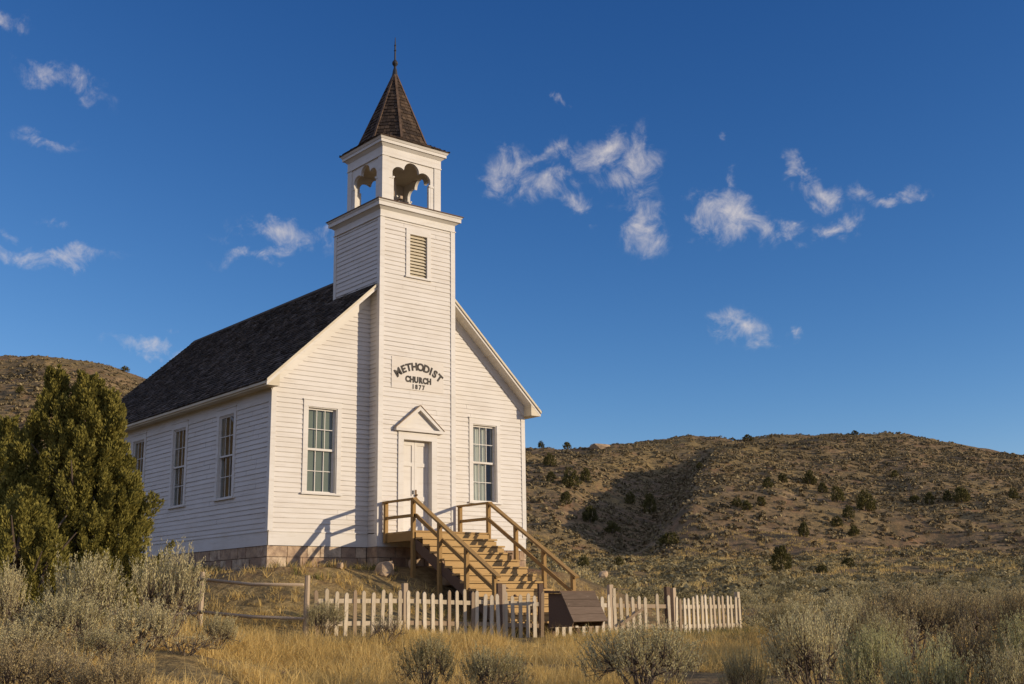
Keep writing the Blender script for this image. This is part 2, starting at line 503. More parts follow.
# front gable wall
mb = MB()
gl = lambda z: max(0, (z - ZE) / SL - EO + .02) if z > roofz(0) - .1 else 0
clap(mb, (0, 0), (1, 0), (0, -1), .30, 8.0, lambda z: max(0, (z - ZE + .07) / SL - EO), lambda z: 8 - max(0, (z - ZE + .07) / SL - EO),
     [(a, b, WZ0, WZ1) for a, b in FW], [roofz(0) - .07])
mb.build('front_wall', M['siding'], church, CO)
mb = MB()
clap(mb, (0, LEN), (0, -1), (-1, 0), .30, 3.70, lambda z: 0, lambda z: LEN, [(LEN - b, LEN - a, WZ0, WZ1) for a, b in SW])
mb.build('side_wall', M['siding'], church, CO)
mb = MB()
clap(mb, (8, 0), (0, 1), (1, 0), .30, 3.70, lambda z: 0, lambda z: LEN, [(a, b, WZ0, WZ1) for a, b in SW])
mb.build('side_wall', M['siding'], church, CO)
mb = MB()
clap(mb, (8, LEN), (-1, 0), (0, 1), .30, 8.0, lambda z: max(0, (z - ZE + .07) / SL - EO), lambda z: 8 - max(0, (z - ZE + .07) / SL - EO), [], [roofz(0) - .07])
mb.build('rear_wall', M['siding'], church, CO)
# interior floor and dark inner lining far behind the glass
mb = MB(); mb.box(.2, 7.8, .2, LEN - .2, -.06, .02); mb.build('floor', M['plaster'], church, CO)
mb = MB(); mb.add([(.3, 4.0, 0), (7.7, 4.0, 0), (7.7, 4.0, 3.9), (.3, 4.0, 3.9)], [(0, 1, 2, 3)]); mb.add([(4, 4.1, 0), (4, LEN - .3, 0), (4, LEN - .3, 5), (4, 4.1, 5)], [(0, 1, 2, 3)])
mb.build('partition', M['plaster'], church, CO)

# water table boards
mb = MB()
mb.box(-.022, 8.022, -.024, .0, -.05, .27); mb.box(-.024, 0, -.024, LEN + .02, -.05, .27); mb.box(8, 8.024, -.024, LEN + .02, -.05, .27); mb.box(-.02, 8.02, LEN, LEN + .024, -.05, .27)
mb.box(-.036, T0 - .03, -.040, .0, .27, .298); mb.box(T1 + .03, 8.036, -.040, .0, .27, .298); mb.box(-.04, 0, -.04, LEN + .03, .272, .3); mb.box(8, 8.04, -.04, LEN + .03, .272, .3)
mb.box(T0 - .022, T1 + .022, TY - .024, TY, -.05, .27); mb.box(T0 - .024, T0, TY - .02, -.026, -.05, .27); mb.box(T1, T1 + .024, TY - .02, -.026, -.05, .27)
mb.build('water_table', M['white'], church, CO)
# corner boards
for (cx, cy, sx, sy) in ((0, 0, -1, -1), (8, 0, 1, -1), (0, LEN, -1, 1), (8, LEN, 1, 1)):
    mb = MB(); e = .028
    x0, x1 = sorted((cx + sx * e, cx - sx * .11)); y0, y1 = sorted((cy, cy + sy * e)); mb.box(x0, x1, y0, y1, .302, 3.70)
    x0, x1 = sorted((cx, cx + sx * e)); y0, y1 = sorted((cy - .001 * sy, cy - sy * .11)); mb.box(x0, x1, y0, y1, .302, 3.66)
    mb.build('corner_board', M['white'], church, CO)
# side frieze boards and boxed eaves
for sx, X in ((-1, 0), (1, 8)):
    mb = MB(); x0, x1 = sorted((X, X + sx * .026)); mb.box(x0, x1, .0, LEN, 3.42, 3.745); mb.build('frieze_board', M['white'], church, CO)
    mb = MB()
    x0, x1 = sorted((X + sx * .001, X + sx * (EO - .05))); mb.box(x0, x1, -RO + .05, LEN + RO - .05, 3.745, 3.77)
    x0, x1 = sorted((X + sx * (EO - .05), X + sx * (EO - .02))); mb.box(x0, x1, -RO + .03, LEN + RO - .03, 3.735, 3.80)
    x0, x1 = sorted((X + sx * (EO - .02), X + sx * (EO + .02))); mb.box(x0, x1, -RO + .03, LEN + RO - .03, 3.775, 3.835)
    for ya_, yb_ in ((-RO + .035, -.002), (LEN + .002, LEN + RO - .035)):
        x0, x1 = sorted((X + sx * .002, X + sx * .03)); mb.box(x0, x1, ya_, yb_, 3.771, roofz(0) - .11)
    for yy in (-RO + .004, LEN + RO - .034):
        mb.prism([(X + sx * (EO - .021), yy, 3.738), (X + sx * (EO + .015), yy, ZE - .03), (X - sx * .0, yy, roofz(0) - .13), (X - sx * .0, yy, 3.738)], (0, .03, 0))
    mb.build('eave', M['cream'], church, CO)


# rakes: fascia on the overhang, soffit, frieze on the wall
def rake(y, s):
    for side in (0, 1):
        X = lambda x: x if side == 0 else 8 - x
        def slab(x0, x1, dz0, dz1, ya, yb, nm, mt):
            mb = MB()
            pts = [(X(x0), ya, roofz(x0) + dz0), (X(x1), ya, roofz(x1) + dz0), (X(x1), ya, roofz(x1) + dz1), (X(x0), ya, roofz(x0) + dz1)]
            mb.prism(pts, (0, yb - ya, 0)); return mb.build(nm, mt, church, CO)
        slab(-EO, 4, -.15, -.012, y + s * RO, y + s * (RO - .03), 'rake_board', M['white'])
        slab(-EO - .01, 4, -.06, .012, y + s * (RO + .035), y + s * RO, 'rake_moulding', M['cream'])
        slab(-EO + .05, 4, -.15, -.125, y + s * (RO - .03), y + s * .031, 'rake_soffit', M['white'])
        mb = MB()
        xa = -.0
        b0 = .44
        pts = [(X(0), roofz(0) - .10), (X(4), roofz(4) - .10), (X(4), roofz(4) - b0), (X(.13), roofz(.13) - b0), (X(0), roofz(0) - b0 - .02)]
        mb.prism([(p[0], y + s * .004, p[1]) for p in pts], (0, s * .026, 0)); mb.build('rake_frieze', M['white'], church, CO)


rake(0, -1); rake(LEN, 1)


# shingled roof
def shingle_patch(mb, o, ax, up, nrm, w0, w1, length, course=.14, wid=.14, lift=.026):
    """o origin at the eave, ax along the course, up along the slope; w0,w1 limits along ax as functions of t"""
    o, ax, up, nrm = map(Vector, (o, ax, up, nrm)); k = 0
    nC = int(math.ceil(length / course))
    for k in range(nC):
        t0 = k * course; t1 = min(length, t0 + course)
        a0, a1 = w0((t0 + t1) / 2), w1((t0 + t1) / 2)
        x = a0
        while x < a1 - .005:
            w = wid * rnd.uniform(.6, 1.4); xe = min(a1, x + w)
            if a1 - xe < .03: xe = a1
            jt = rnd.uniform(-.014, .014); lf = lift * rnd.uniform(.7, 1.5)
            g = .004
            p = o + up * (t0 + jt)
            A = p + ax * (x + g) + nrm * lf; B = p + ax * (xe - g) + nrm * lf
            q = o + up * (t1 + .02)
            C = q + ax * (xe - g) + nrm * .002; D = q + ax * (x + g) + nrm * .002
            mb.add([A, B, C, D, p + ax * (x + g) - nrm * .004, p + ax * (xe - g) - nrm * .004], [(0, 1, 2, 3), (4, 5, 1, 0)])
            x = xe
    return mb


cs = math.cos(math.atan(SL)); sn = math.sin(math.atan(SL))
rl = (4 + EO) / cs
for side in (0, 1):
    mb = MB()
    if side == 0:
        shingle_patch(mb, (-EO - .03, LEN + RO, ZE - .03 * SL), (0, -1, 0), (cs, 0, sn), (-sn, 0, cs), lambda t: 0, lambda t: LEN + 2 * RO + .02, rl + .03)
        r_ = mb.build('roof', M['shingle'], church, CO)
    else:
        shingle_patch(mb, (8 + EO + .03, -RO, ZE - .03 * SL), (0, 1, 0), (-cs, 0, sn), (sn, 0, cs), lambda t: -.02, lambda t: LEN + 2 * RO, rl + .03)
        r_ = mb.build('roof', M['shingle'], church, CO)
    # sheathing
    mb = MB(); X = (lambda x: x) if side == 0 else (lambda x: 8 - x)
    pts = [(X(-EO), -RO + .002, ZE - .004), (X(4), -RO + .002, roofz(4) - .004), (X(4), -RO + .002, roofz(4) - .10), (X(-EO), -RO + .002, ZE - .045)]
    mb.prism(pts, (0, LEN + 2 * RO - .004, 0)); mb.build('sheathing', M['darkwood'], r_)
    for o_ in r_.children: o_.data.transform(Matrix.Translation((-CO[0], -CO[1], -CO[2])))
mb = MB()
for s in (-1, 1):
    z = roofz(4)
    mb.prism([(4, TB, z + .045), (4 + s * .13, TB, z + .045 - .13 * SL), (4 + s * .13, TB, z + .02 - .13 * SL), (4, TB, z + .02)], (0, LEN + RO - TB, 0))
mb.build('ridge_cap', M['shingle'], church, CO)

# foundation of squared stone
mb = MB(); mb2 = MB()
mb2.box(.02, 7.98, .04, LEN - .04, -1.6, -.055); mb2.box(T0 + .03, T1 - .03, TY + .04, .04, -1.6, -.055)


def stones(O, U, N, length):
    z = -.056
    for hgt in (.27, .26, .28, .3, .3):
        x = -.012
        while x < length + .012 - .02:
            w = rnd.uniform(.32, .62); xe = min(length + .012, x + w)
            if length + .012 - xe < .18: xe = length + .012
            off = rnd.uniform(-.004, .018); top = z - rnd.uniform(0, .008)
            pts = []
            for (xx, zz) in ((x + .007, z - hgt + .012), (xe - .007, z - hgt + .012), (xe - .007, top), (x + .007, top)):
                pts.append((xx, zz))
            f = [P(O, U, N, xx, off, zz) for xx, zz in pts]; bb = [P(O, U, N, xx, -.06, zz) for xx, zz in pts]
            mb.add(f + bb, [(0, 1, 2, 3), (0, 4, 5, 1), (1, 5, 6, 2), (2, 6, 7, 3), (3, 7, 4, 0)])
            x = xe
        z -= hgt


stones((0, 0), (1, 0), (0, -1), T0 - .05)
stones((T1 + .05, 0), (1, 0), (0, -1), 8 - T1 - .05)
stones((0, LEN), (0, -1), (-1, 0), LEN)
stones((8, 0), (0, 1), (1, 0), LEN)
stones((T0, TY), (1, 0), (0, -1), T1 - T0)
stones((T0, 0), (0, -1), (-1, 0), -TY)
stones((T1, TY), (0, 1), (1, 0), -TY)
fo = mb.build('foundation', M['stone'], church, CO)
mb2.build('mortar_core', M['mortar'], fo, CO)


# windows
def window(O, U, N, x0, x1, z0, z1, cloth_spec, sash_split=.5, rec=0.0):
    q = lambda x, n_, z: P(O, U, N, x, n_, z)

    def bx(mb, xa, xb, na, nb, za, zb):
        mb.add([q(xa, na, za), q(xb, na, za), q(xb, nb, za), q(xa, nb, za), q(xa, na, zb), q(xb, na, zb), q(xb, nb, zb), q(xa, nb, zb)],
               [(3, 2, 1, 0), (4, 5, 6, 7), (0, 1, 5, 4), (1, 2, 6, 5), (2, 3, 7, 6), (3, 0, 4, 7)])
    mb = MB()
    cw = .125
    bx(mb, x0 - cw, x0 - .002, -.01, .034, z0 - .02, z1)          # casing
    bx(mb, x1 + .002, x1 + cw, -.01, .034, z0 - .02, z1)
    bx(mb, x0 - cw, x1 + cw, -.01, .036, z1 + .001, z1 + .16)
    bx(mb, x0 - cw - .02, x1 + cw + .02, -.01, .055, z1 + .161, z1 + .185)
    bx(mb, x0 - .002, x0 + .022, -.16, .012, z0, z1)              # jambs
    bx(mb, x1 - .022, x1 + .002, -.16, .012, z0, z1)
    bx(mb, x0 + .022, x1 - .022, -.16, .012, z1 - .022, z1)
    w = mb.build('window', M['white'], church, CO)
    mb = MB(); bx(mb, x0 - cw - .03, x1 + cw + .03, -.15, .075, z0 - .062, z0 - .021); mb.build('sill', M['white'], w, CO)
    zm = z0 + (z1 - z0) * sash_split
    for k, (za, zb, nn) in enumerate(((z0 - .02, zm + .02, -.10 + rec), (zm - .02, z1 - .022, -.065 + rec))):
        mb = MB(); a, b = x0 + .022, x1 - .022; s = .045 if rec == 0 else .032
        bx(mb, a, a + s, nn - .035, nn, za, zb); bx(mb, b - s, b, nn - .035, nn, za, zb)
        bx(mb, a + s, b - s, nn - .035, nn - .001, za, za + s + .01); bx(mb, a + s, b - s, nn - .035, nn - .001, zb - s, zb)
        for i_ in (1, 2):
            xx = a + s + (b - a - 2 * s) * i_ / 3; m__ = .009 if rec == 0 else .006; bx(mb, xx - m__, xx + m__, nn - .03, nn - .004, za + s + .01, zb - s)
        zz = (za + zb) / 2 + .005; bx(mb, a + s, b - s, nn - .029, nn - .006, zz - .009, zz + .009)
        mb.build('sash', M['white'], w, CO)
        mb = MB(); mb.add([q(a + s - .004, nn - .018, za + s), q(b - s + .004, nn - .018, za + s), q(b - s + .004, nn - .018, zb - s + .004), q(a + s - .004, nn - .018, zb - s + .004)], [(0, 1, 2, 3)])
        mb.build('pane', M['glass'], w, CO)
    for (fa, fb, ga, gb, mt, amp) in cloth_spec:
        mb = MB(); na = 26; xs = [x0 + (x1 - x0) * (fa + (fb - fa) * i_ / na) for i_ in range(na + 1)]
        zA, zB = z0 + (z1 - z0) * ga, z0 + (z1 - z0) * gb
        vs = []; fs = []
        for i_, xx in enumerate(xs):
            nn = (-.137 if amp < .005 else -.20) + rec + amp * math.sin(i_ * 1.25) + amp * .5 * math.sin(i_ * .53 + 1)
            vs += [q(xx, nn, zA), q(xx + amp * .3 * math.sin(i_), nn - amp * .4, zB)]
        for i_ in range(na): fs.append((2 * i_, 2 * i_ + 2, 2 * i_ + 3, 2 * i_ + 1))
        mb.add(vs, fs); mb.build('blind' if amp < .005 else 'curtain', M[mt], w, CO, smooth=True)
    return w


FU = ((0, 0), (1, 0), (0, -1))
window(*FU, *FW[0], WZ0, WZ1, [(-.05, 1.05, -.02, 1.0, 'blind', .002)])
window(*FU, *FW[1], WZ0, WZ1, [(-.05, .68, -.02, 1.0, 'curtain', .028), (.93, 1.06, -.02, 1.0, 'curtain', .02)])
for k, (a, b) in enumerate(SW):
    sp = [[(-.05, 1.05, .46, 1.0, 'brown_blind', .014), (-.05, .45, -.02, .46, 'brown_blind', .014)], [(-.05, 1.05, .3, 1., 'brown_blind', .014)], [(.0, .4, 0, 1, 'brown_blind', .02)], []][k]
    window((0, LEN), (0, -1), (-1, 0), LEN - b, LEN - a, WZ0, WZ1, sp, rec=.055)
    window((8, 0), (0, 1), (1, 0), a, b, WZ0, WZ1, [])

# tower
DX0, DX1, DZ0, DZ1 = 3.545, 4.435, .29, 2.70
TU = ((0, TY), (1, 0), (0, -1))
LV = (3.715, 4.275, 7.11, 8.28)
mb = MB()
clap(mb, *TU, .30, 8.63, lambda z: T0, lambda z: T1, [(DX0, DX1, DZ0 - .05, DZ1), LV])
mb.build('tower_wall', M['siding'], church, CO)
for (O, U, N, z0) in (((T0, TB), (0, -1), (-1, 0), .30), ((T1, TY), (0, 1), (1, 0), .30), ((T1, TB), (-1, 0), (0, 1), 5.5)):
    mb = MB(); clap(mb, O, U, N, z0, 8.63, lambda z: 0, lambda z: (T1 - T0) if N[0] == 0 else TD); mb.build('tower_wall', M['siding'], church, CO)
mb = MB(); e = .03
for X, sx in ((T0, -1), (T1, 1)):
    for Y, sy in ((TY, -1), (TB, 1)):
        zb = .27 if sy < 0 else 5.5
        x0, x1 = sorted((X + sx * e, X - sx * .115)); y0, y1 = sorted((Y, Y + sy * e)); mb.box(x0, x1, y0, y1, zb, 8.62)
        x0, x1 = sorted((X, X + sx * e)); y0, y1 = sorted((Y - .001 * sy, Y - sy * .10)); mb.box(x0, x1, y0, y1, zb, 8.62)
mb.build('tower_corner_board', M['white'], church, CO)


def ring(mb, h0, h1, z0, z1, dy=0.0, cx=3.99, cy=YC):
    """square slab from half width h0 at z0 to h1 at z1"""
    v = []
    for h, z in ((h0, z0), (h1, z1)):
        k = h - dy
        v += [(cx - h, cy - k, z), (cx + h, cy - k, z), (cx + h, cy + k, z), (cx - h, cy + k, z)]
    mb.add(v, [(3, 2, 1, 0), (4, 5, 6, 7), (0, 1, 5, 4), (1, 2, 6, 5), (2, 3, 7, 6), (3, 0, 4, 7)])


hw = (T1 - T0) / 2; DY = (T1 - T0 - TD) / 2
mb = MB(); ring(mb, hw + .028, hw + .028, 8.62, 8.80, DY); ring(mb, hw + .05, hw + .05, 8.605, 8.63, DY); mb.build('tower_frieze', M['white'], church, CO)
mb = MB(); ring(mb, hw + .03, hw + .12, 8.80, 8.875, DY); ring(mb, hw + .155, hw + .155, 8.876, 8.985, DY); ring(mb, hw + .17, hw + .19, 8.986, 9.03, DY); mb.build('lower_cornice', M['white'], church, CO)
mb = MB(); ring(mb, hw + .212, hw + .206, 9.031, 9.056, DY); ring(mb, hw + .19, .98, 9.0565, 9.11, DY); mb.build('cornice_flashing', M['darkwood'], church, CO)

# louvre
mb = MB(); x0, x1, z0, z1 = LV
mb.box(x0 - .125, x0, TY - .035, TY + .1, z0 - .001, z1); mb.box(x1, x1 + .125, TY - .035, TY + .1, z0 - .001, z1)
mb.box(x0 - .125, x1 + .125, TY - .037, TY + .1, z1 + .001, z1 + .15); mb.box(x0 - .15, x1 + .15, TY - .06, TY + .1, z0 - .05, z0 - .002)
lo = mb.build('louvre_window', M['white'], church, CO)
mb = MB(); ns = 13
for k in range(ns):
    z = z0 + (z1 - z0) * (k + .1) / ns
    mb.bar((x0, TY + .03, z + .03), (x1, TY + .03, z + .03), .014, .10, (0, .75, 1))
mb.build('louvre_slats', M['cream'], lo, CO)
mb = MB(); mb.box(x0 - .05, x1 + .05, TY + .09, TY + .1, z0, z1); mb.build('louvre_backing', M['plaster'], lo, CO)

# sign board and lettering
mb = MB(); mb.box(3.16, 4.82, TY - .026, TY - .001, 4.02, 4.85)
sb = mb.build('sign_board', M['sign'], church, CO)


def text_mesh(ch, size, off):
    cu = bpy.data.curves.new('glyph', 'FONT'); cu.body = ch; cu.size = size; cu.extrude = .004; cu.offset = off; cu.align_x = 'CENTER'; cu.resolution_u = 4
    o = bpy.data.objects.new('glyph', cu); col.objects.link(o)
    bpy.context.view_layer.update()
    m = bpy.data.meshes.new_from_object(o.evaluated_get(bpy.context.evaluated_depsgraph_get()))
    wd = o.dimensions.x
    bpy.data.objects.remove(o); bpy.data.curves.remove(cu)
    return m, wd


def put(mb, ch, size, cx, cz, rot, off, sx=1.0):
    m, wd = text_mesh(ch, size, off)
    c, s = math.cos(rot), math.sin(rot)
    mb.add([(cx + c * v.co.x * sx - s * v.co.y, TY - .031 - v.co.z, cz + s * v.co.x * sx + c * v.co.y) for v in m.vertices], [tuple(p.vertices) for p in m.polygons])
    bpy.data.meshes.remove(m)


mb = MB()
word = 'METHODIST'; Rr = 1.02; wds = [1.15, .86, .88, .98, 1.0, .98, .52, .9, .88]; tot = sum(wds); acc = 0
for ch, w in zip(word, wds):
    f = (acc + w / 2) / tot; acc += w
    ang = (f - .5) * 1.46
    put(mb, ch, .275, 4.01 + Rr * math.sin(ang), 4.56 - Rr * (1 - math.cos(ang)), -ang, .0125, 1.0)
for i_, (ch, x) in enumerate(zip('CHURCH', (-.345, -.205, -.065, .075, .21, .35))):
    put(mb, ch, .215, 4.0 + x, 4.225, 0, .013, .86)
for ch, x in zip('1877', (-.165, -.06, .055, .165)):
    put(mb, ch, .165, 4.0 + x, 4.055, 0, .007, .9)
mb.build('lettering', M['letter'], sb, CO)

# door
mb = MB()
mb.box(DX0 - .165, DX0, TY - .04, TY + .20, DZ0, DZ1); mb.box(DX1, DX1 + .165, TY - .04, TY + .20, DZ0, DZ1)
mb.box(DX0 - .165, DX1 + .165, TY - .042, TY + .20, DZ1 + .001, DZ1 + .20)
mb.box(DX0 - .2, DX1 + .2, TY - .06, TY + .22, DZ0 - .05, DZ0 + .03)
df = mb.build('door_frame', M['white'], church, CO)
cxm = (DX0 + DX1) / 2
for s in (-1, 1):
    mb = MB(); xa, xb = sorted((cxm + s * .004, cxm + s * ((DX1 - DX0) / 2 - .002))); yf = TY + .15
    mb.box(xa, xb, yf, yf + .04, DZ0 + .031, DZ1 - .002)
    st = .075
    for (za, zb) in ((DZ0 + .03, DZ0 + .21), (DZ0 + .85, DZ0 + .97), (DZ0 + 1.74, DZ0 + 1.84), (DZ1 - .12, DZ1 - .003)):
        mb.box(xa + st, xb - st, yf - .022, yf - .001, za, zb)
    mb.box(xa, xa + st, yf - .0235, yf - .001, DZ0 + .032, DZ1 - .004); mb.box(xb - st, xb, yf - .0235, yf - .001, DZ0 + .032, DZ1 - .004)
    d_ = mb.build('door', M['white'], church, CO)
    if s > 0:
        mb = MB(); mb.box(cxm + .02, cxm + .075, yf - .032, yf - .024, DZ0 + .92, DZ0 + 1.14); mb.tube([(cxm + .047, yf - .03, DZ0 + 1.0), (cxm + .047, yf - .075, DZ0 + 1.0)], [.012, .022], 8)
        mb.tube([(cxm + .047, yf - .075, DZ0 + 1.0), (cxm + .047, yf - .10, DZ0 + 1.0)], [.03, .02], 8)
        mb.build('handle', M['brass'], d_, CO)
    else:
        mb = MB(); mb.box(cxm - .06, cxm - .02, yf - .04, yf - .024, DZ0 + 1.02, DZ0 + 1.12); mb.build('hasp', M['iron'], d_, CO)
# pediment
pz, pt, pw, pc = 2.935, 3.60, .755, 4.01
mb = MB()
mb.prism([(pc - pw + .07, TY - .03, pz + .045), (pc + pw - .07, TY - .03, pz + .045), (pc, TY - .03, pt - .06)], (0, .03, 0))
pe = mb.build('pediment', M['white'], church, CO)
mb = MB()
mb.box(pc - pw, pc + pw, TY - .13, TY - .002, pz - .028, pz + .045)
for s in (-1, 1):
    dx, dz = pw, pt - pz - .045; L = math.hypot(dx, dz); nx, nz = dz / L * .085, dx / L * .085
    mb.prism([(pc + s * pw, TY - .13, pz + .046), (pc, TY - .13, pt), (pc, TY - .13, pt - .115), (pc + s * (pw - .125), TY - .13, pz + .046)], (0, .128, 0))
mb.build('pediment_moulding', M['white'], pe, CO)
mb = MB()
for s in (-1, 1):
    mb.prism([(pc + s * (pw + .02), TY - .15, pz + .045), (pc, TY - .15, pt + .02), (pc, TY - .15, pt + .004), (pc + s * (pw + .005), TY - .15, pz + .045)], (0, .148, 0))
mb.build('pediment_cap', M['oldwood'], pe, CO)

# belfry
B0, B1 = 9.04, 10.50
hbx, hby = .955, .875; hb = hbx; BY = YC + .055; DB = hbx - hby
xs = np.linspace(-.625, .625, 75)


def arch(x):
    z = 9.99
    if abs(x) < .25: z = max(z, 10.225 + math.sqrt(max(0, .25 ** 2 - x * x)))
    for c in (-.40, .40):
        if abs(x - c) < .235: z = max(z, 10.04 + math.sqrt(max(0, .235 ** 2 - (x - c) ** 2)))
    return z


def belfry_face(O, U, N, half, full):
    k_ = full / .94
    mb = MB(); th_ = .09
    q = lambda x, n_, z: P(O, U, N, x, n_, z)
    def bx(xa, xb, na, nb, za, zb):
        mb.add([q(xa, na, za), q(xb, na, za), q(xb, nb, za), q(xa, nb, za), q(xa, na, zb), q(xb, na, zb), q(xb, nb, zb), q(xa, nb, zb)],
               [(3, 2, 1, 0), (4, 5, 6, 7), (0, 1, 5, 4), (1, 2, 6, 5), (2, 3, 7, 6), (3, 0, 4, 7)])
    for s in (-1, 1):
        a, b = sorted((s * .625 * k_, s * half)); bx(a, b, -th_, 0, B0, B1)
        a, b = sorted((s * .575 * k_, s * .625 * k_)); bx(a, b, -th_ + .005, -.005, B0, 9.95)
        a, b = sorted((s * .585 * k_, s * (half + .012 if half == full else half))); bx(a, b, .0, .014, 9.90, 9.96)
        a, b = sorted((s * .562 * k_, s * .64 * k_)); bx(a, b, -.02, .022, 9.925, 9.965)
    for x0, x1 in zip(xs[:-1], xs[1:]):
        z0, z1 = arch(x0), arch(x1); x0 *= k_; x1 *= k_
        for n_ in (0, -th_):
            mb.add([q(x0, n_, z0), q(x1, n_, z1), q(x1, n_, B1), q(x0, n_, B1)], [(0, 1, 2, 3)])
        mb.add([q(x0, 0, z0), q(x1, 0, z1), q(x1, -th_, z1), q(x0, -th_, z0)], [(0, 1, 2, 3)])
    return mb.build('belfry_arch', M['white'], church, CO)


belfry_face((4, BY - hby), (1, 0), (0, -1), hbx, hbx)
belfry_face((4, BY + hby), (-1, 0), (0, 1), hbx, hbx)
belfry_face((4 - hbx, BY), (0, -1), (-1, 0), hby - .091, hby)
belfry_face((4 + hbx, BY), (0, 1), (1, 0), hby - .091, hby)
mb = MB()
for sx in (-1, 1):
    for sy in (-1, 1):
        mb = MB()
        x0, x1 = sorted((4 + sx * (hb + .022), 4 + sx * (hb - .20))); y0, y1 = sorted((BY + sy * (hby + .022), BY + sy * (hby + .001)))
        mb.box(x0, x1, y0, y1, B0, B1)
        x0, x1 = sorted((4 + sx * (hb + .022), 4 + sx * (hb + .001))); y0, y1 = sorted((BY + sy * hby, BY + sy * (hby - .20)))
        mb.box(x0, x1, y0, y1, B0, B1)
        mb.build('belfry_corner_board', M['white'], church, CO)
mb = MB(); mb.box(4 - hb + .1, 4 + hb - .1, BY - .05, BY + .05, 9.30, 9.40); mb.box(3.7, 3.78, BY - hby + .1, BY + hby - .1, 9.42, 9.5); mb.box(3.98, 4.05, BY - .03, BY + .03, 9.4, 10.4)
mb.build('bell_beam', M['oldwood'], church, CO)
mb = MB()
for s in (-1, 1):
    mb.bar((4 - .55, BY + s * (hby - .05), 9.22), (4 + .55, BY + s * (hby - .05), 9.22), .04, .06); mb.bar((4 + s * (hb - .05), BY - .55, 9.22), (4 + s * (hb - .05), BY + .55, 9.22), .04, .06)
mb.build('belfry_rail', M['white'], church, CO)
mb = MB(); mb.box(4 - hb + .09, 4 + hb - .09, BY - hby + .09, BY + hby - .09, 10.47, 10.499); mb.build('belfry_ceiling', M['cream'], church, CO)
mb = MB(); ring(mb, hb + .04, hb + .04, 10.501, 10.53, DB, 4, BY); ring(mb, hb + .026, hb + .026, 10.531, 10.76, DB, 4, BY); mb.build('belfry_frieze', M['white'], church, CO)
mb = MB(); ring(mb, hb + .03, hb + .11, 10.761, 10.84, DB, 4, BY); ring(mb, hb + .14, hb + .14, 10.841, 10.925, DB, 4, BY); ring(mb, hb + .155, hb + .19, 10.926, 10.985, DB, 4, BY); mb.build('upper_cornice', M['white'], church, CO)

# spire
ZK, RK, ZA = 11.12, 1.04, 13.60
mb = MB(); hq = 1.16; hr = hq - DB
octv = [(4 + RK * math.sin(PI / 8 + k * PI / 4), BY - RK * math.cos(PI / 8 + k * PI / 4)) for k in range(8)]  # k=0: just right of the front face normal
sq = [(4 + hq, BY - hr), (4 + hq, BY + hr), (4 - hq, BY + hr), (4 - hq, BY - hr)]
V_ = [(x, y, ZK) for x, y in octv] + [(x, y, 10.986) for x, y in sq] + [(x, y, 11.012) for x, y in sq]
# front face is octv[7]-octv[0]; corner sq[0] between octv[0], octv[1]
F__ = []
for k in range(4):
    a, b = 2 * k, (2 * k + 1) % 8
    F__.append((8 + 4 + k, b, a))
    F__.append((8 + 4 + k, 8 + 4 + (k + 1) % 4, (b + 1) % 8, b))
    F__.append((8 + k, 8 + (k + 1) % 4, 12 + (k + 1) % 4, 12 + k))
F__.append((8, 9, 10, 11))
mb.add(V_, F__); sk = mb.build('spire_skirt', M['spire'], church, CO)
mb = MB()
for k in range(4):
    A = Vector((*sq[k], 11.012)); B = Vector((*sq[(k + 1) % 4], 11.012)); a_, b_ = Vector((*octv[(2 * k + 1) % 8], ZK)), Vector((*octv[(2 * k + 2) % 8], ZK))
    ax = (B - A).normalized(); m0 = (A + B) / 2; m1 = (a_ + b_) / 2; up = m1 - m0; Ln = up.length; up.normalize(); nr_ = ax.cross(up)
    if nr_.z < 0: nr_ = -nr_
    h0_, h1_ = (B - A).length / 2, (b_ - a_).length / 2
    shingle_patch(mb, m0 - up * .015, ax, up, nr_, lambda t: -h0_ + (h0_ - h1_) * min(1, t / Ln), lambda t: h0_ - (h0_ - h1_) * min(1, t / Ln), Ln, .12, .12, .018)
    A = Vector((*sq[k], 11.012)); a_ = Vector((*octv[2 * k], ZK)); b_ = Vector((*octv[(2 * k + 1) % 8], ZK))
    m1 = (a_ + b_) / 2; ax = (b_ - a_).normalized(); up = m1 - A; Ln = up.length; up.normalize(); nr_ = ax.cross(up)
    if nr_.z < 0: nr_ = -nr_
    h1_ = (b_ - a_).length / 2
    shingle_patch(mb, A, ax, up, nr_, lambda t: -h1_ * t / Ln, lambda t: h1_ * t / Ln, Ln, .12, .12, .018)
mb.build('skirt_shingles', M['spire'], sk, CO)
mb = MB()
ap = Vector((4, BY, ZA))
for k in range(8):
    A = Vector((*octv[k], ZK)); B = Vector((*octv[(k + 1) % 8], ZK)); mid = (A + B) / 2
    ax = (B - A).normalized(); up = (ap - mid); Ln = up.length; up.normalize(); nr_ = ax.cross(up)
    hl = (B - A).length / 2
    if nr_.dot(mid - Vector((4, BY, ZK))) < 0: nr_ = -nr_
    mb.add([A, B, ap], [(0, 1, 2)])
    shingle_patch(mb, mid - up * .02, ax, up, nr_, lambda t: -hl * max(0, 1 - t / Ln), lambda t: hl * max(0, 1 - t / Ln), Ln * .97, .125, .12, .02)
sp = mb.build('spire', M['spire'], church, CO)
mb = MB()
for k in range(8):
    A = Vector((*octv[k], ZK)); o_ = Vector((A.x - 4, A.y - BY, 0)).normalized()
    mb.bar(A + o_ * .015, ap + o_ * .01 - Vector((0, 0, .03)), .065, .03, o_)
mb.build('hip_board', M['hip'], sp, CO)
mb = MB(); mb.tube([(4, BY, 13.44), (4, BY, 13.55), (4, BY, 13.66)], [.085, .07, .045], 10)
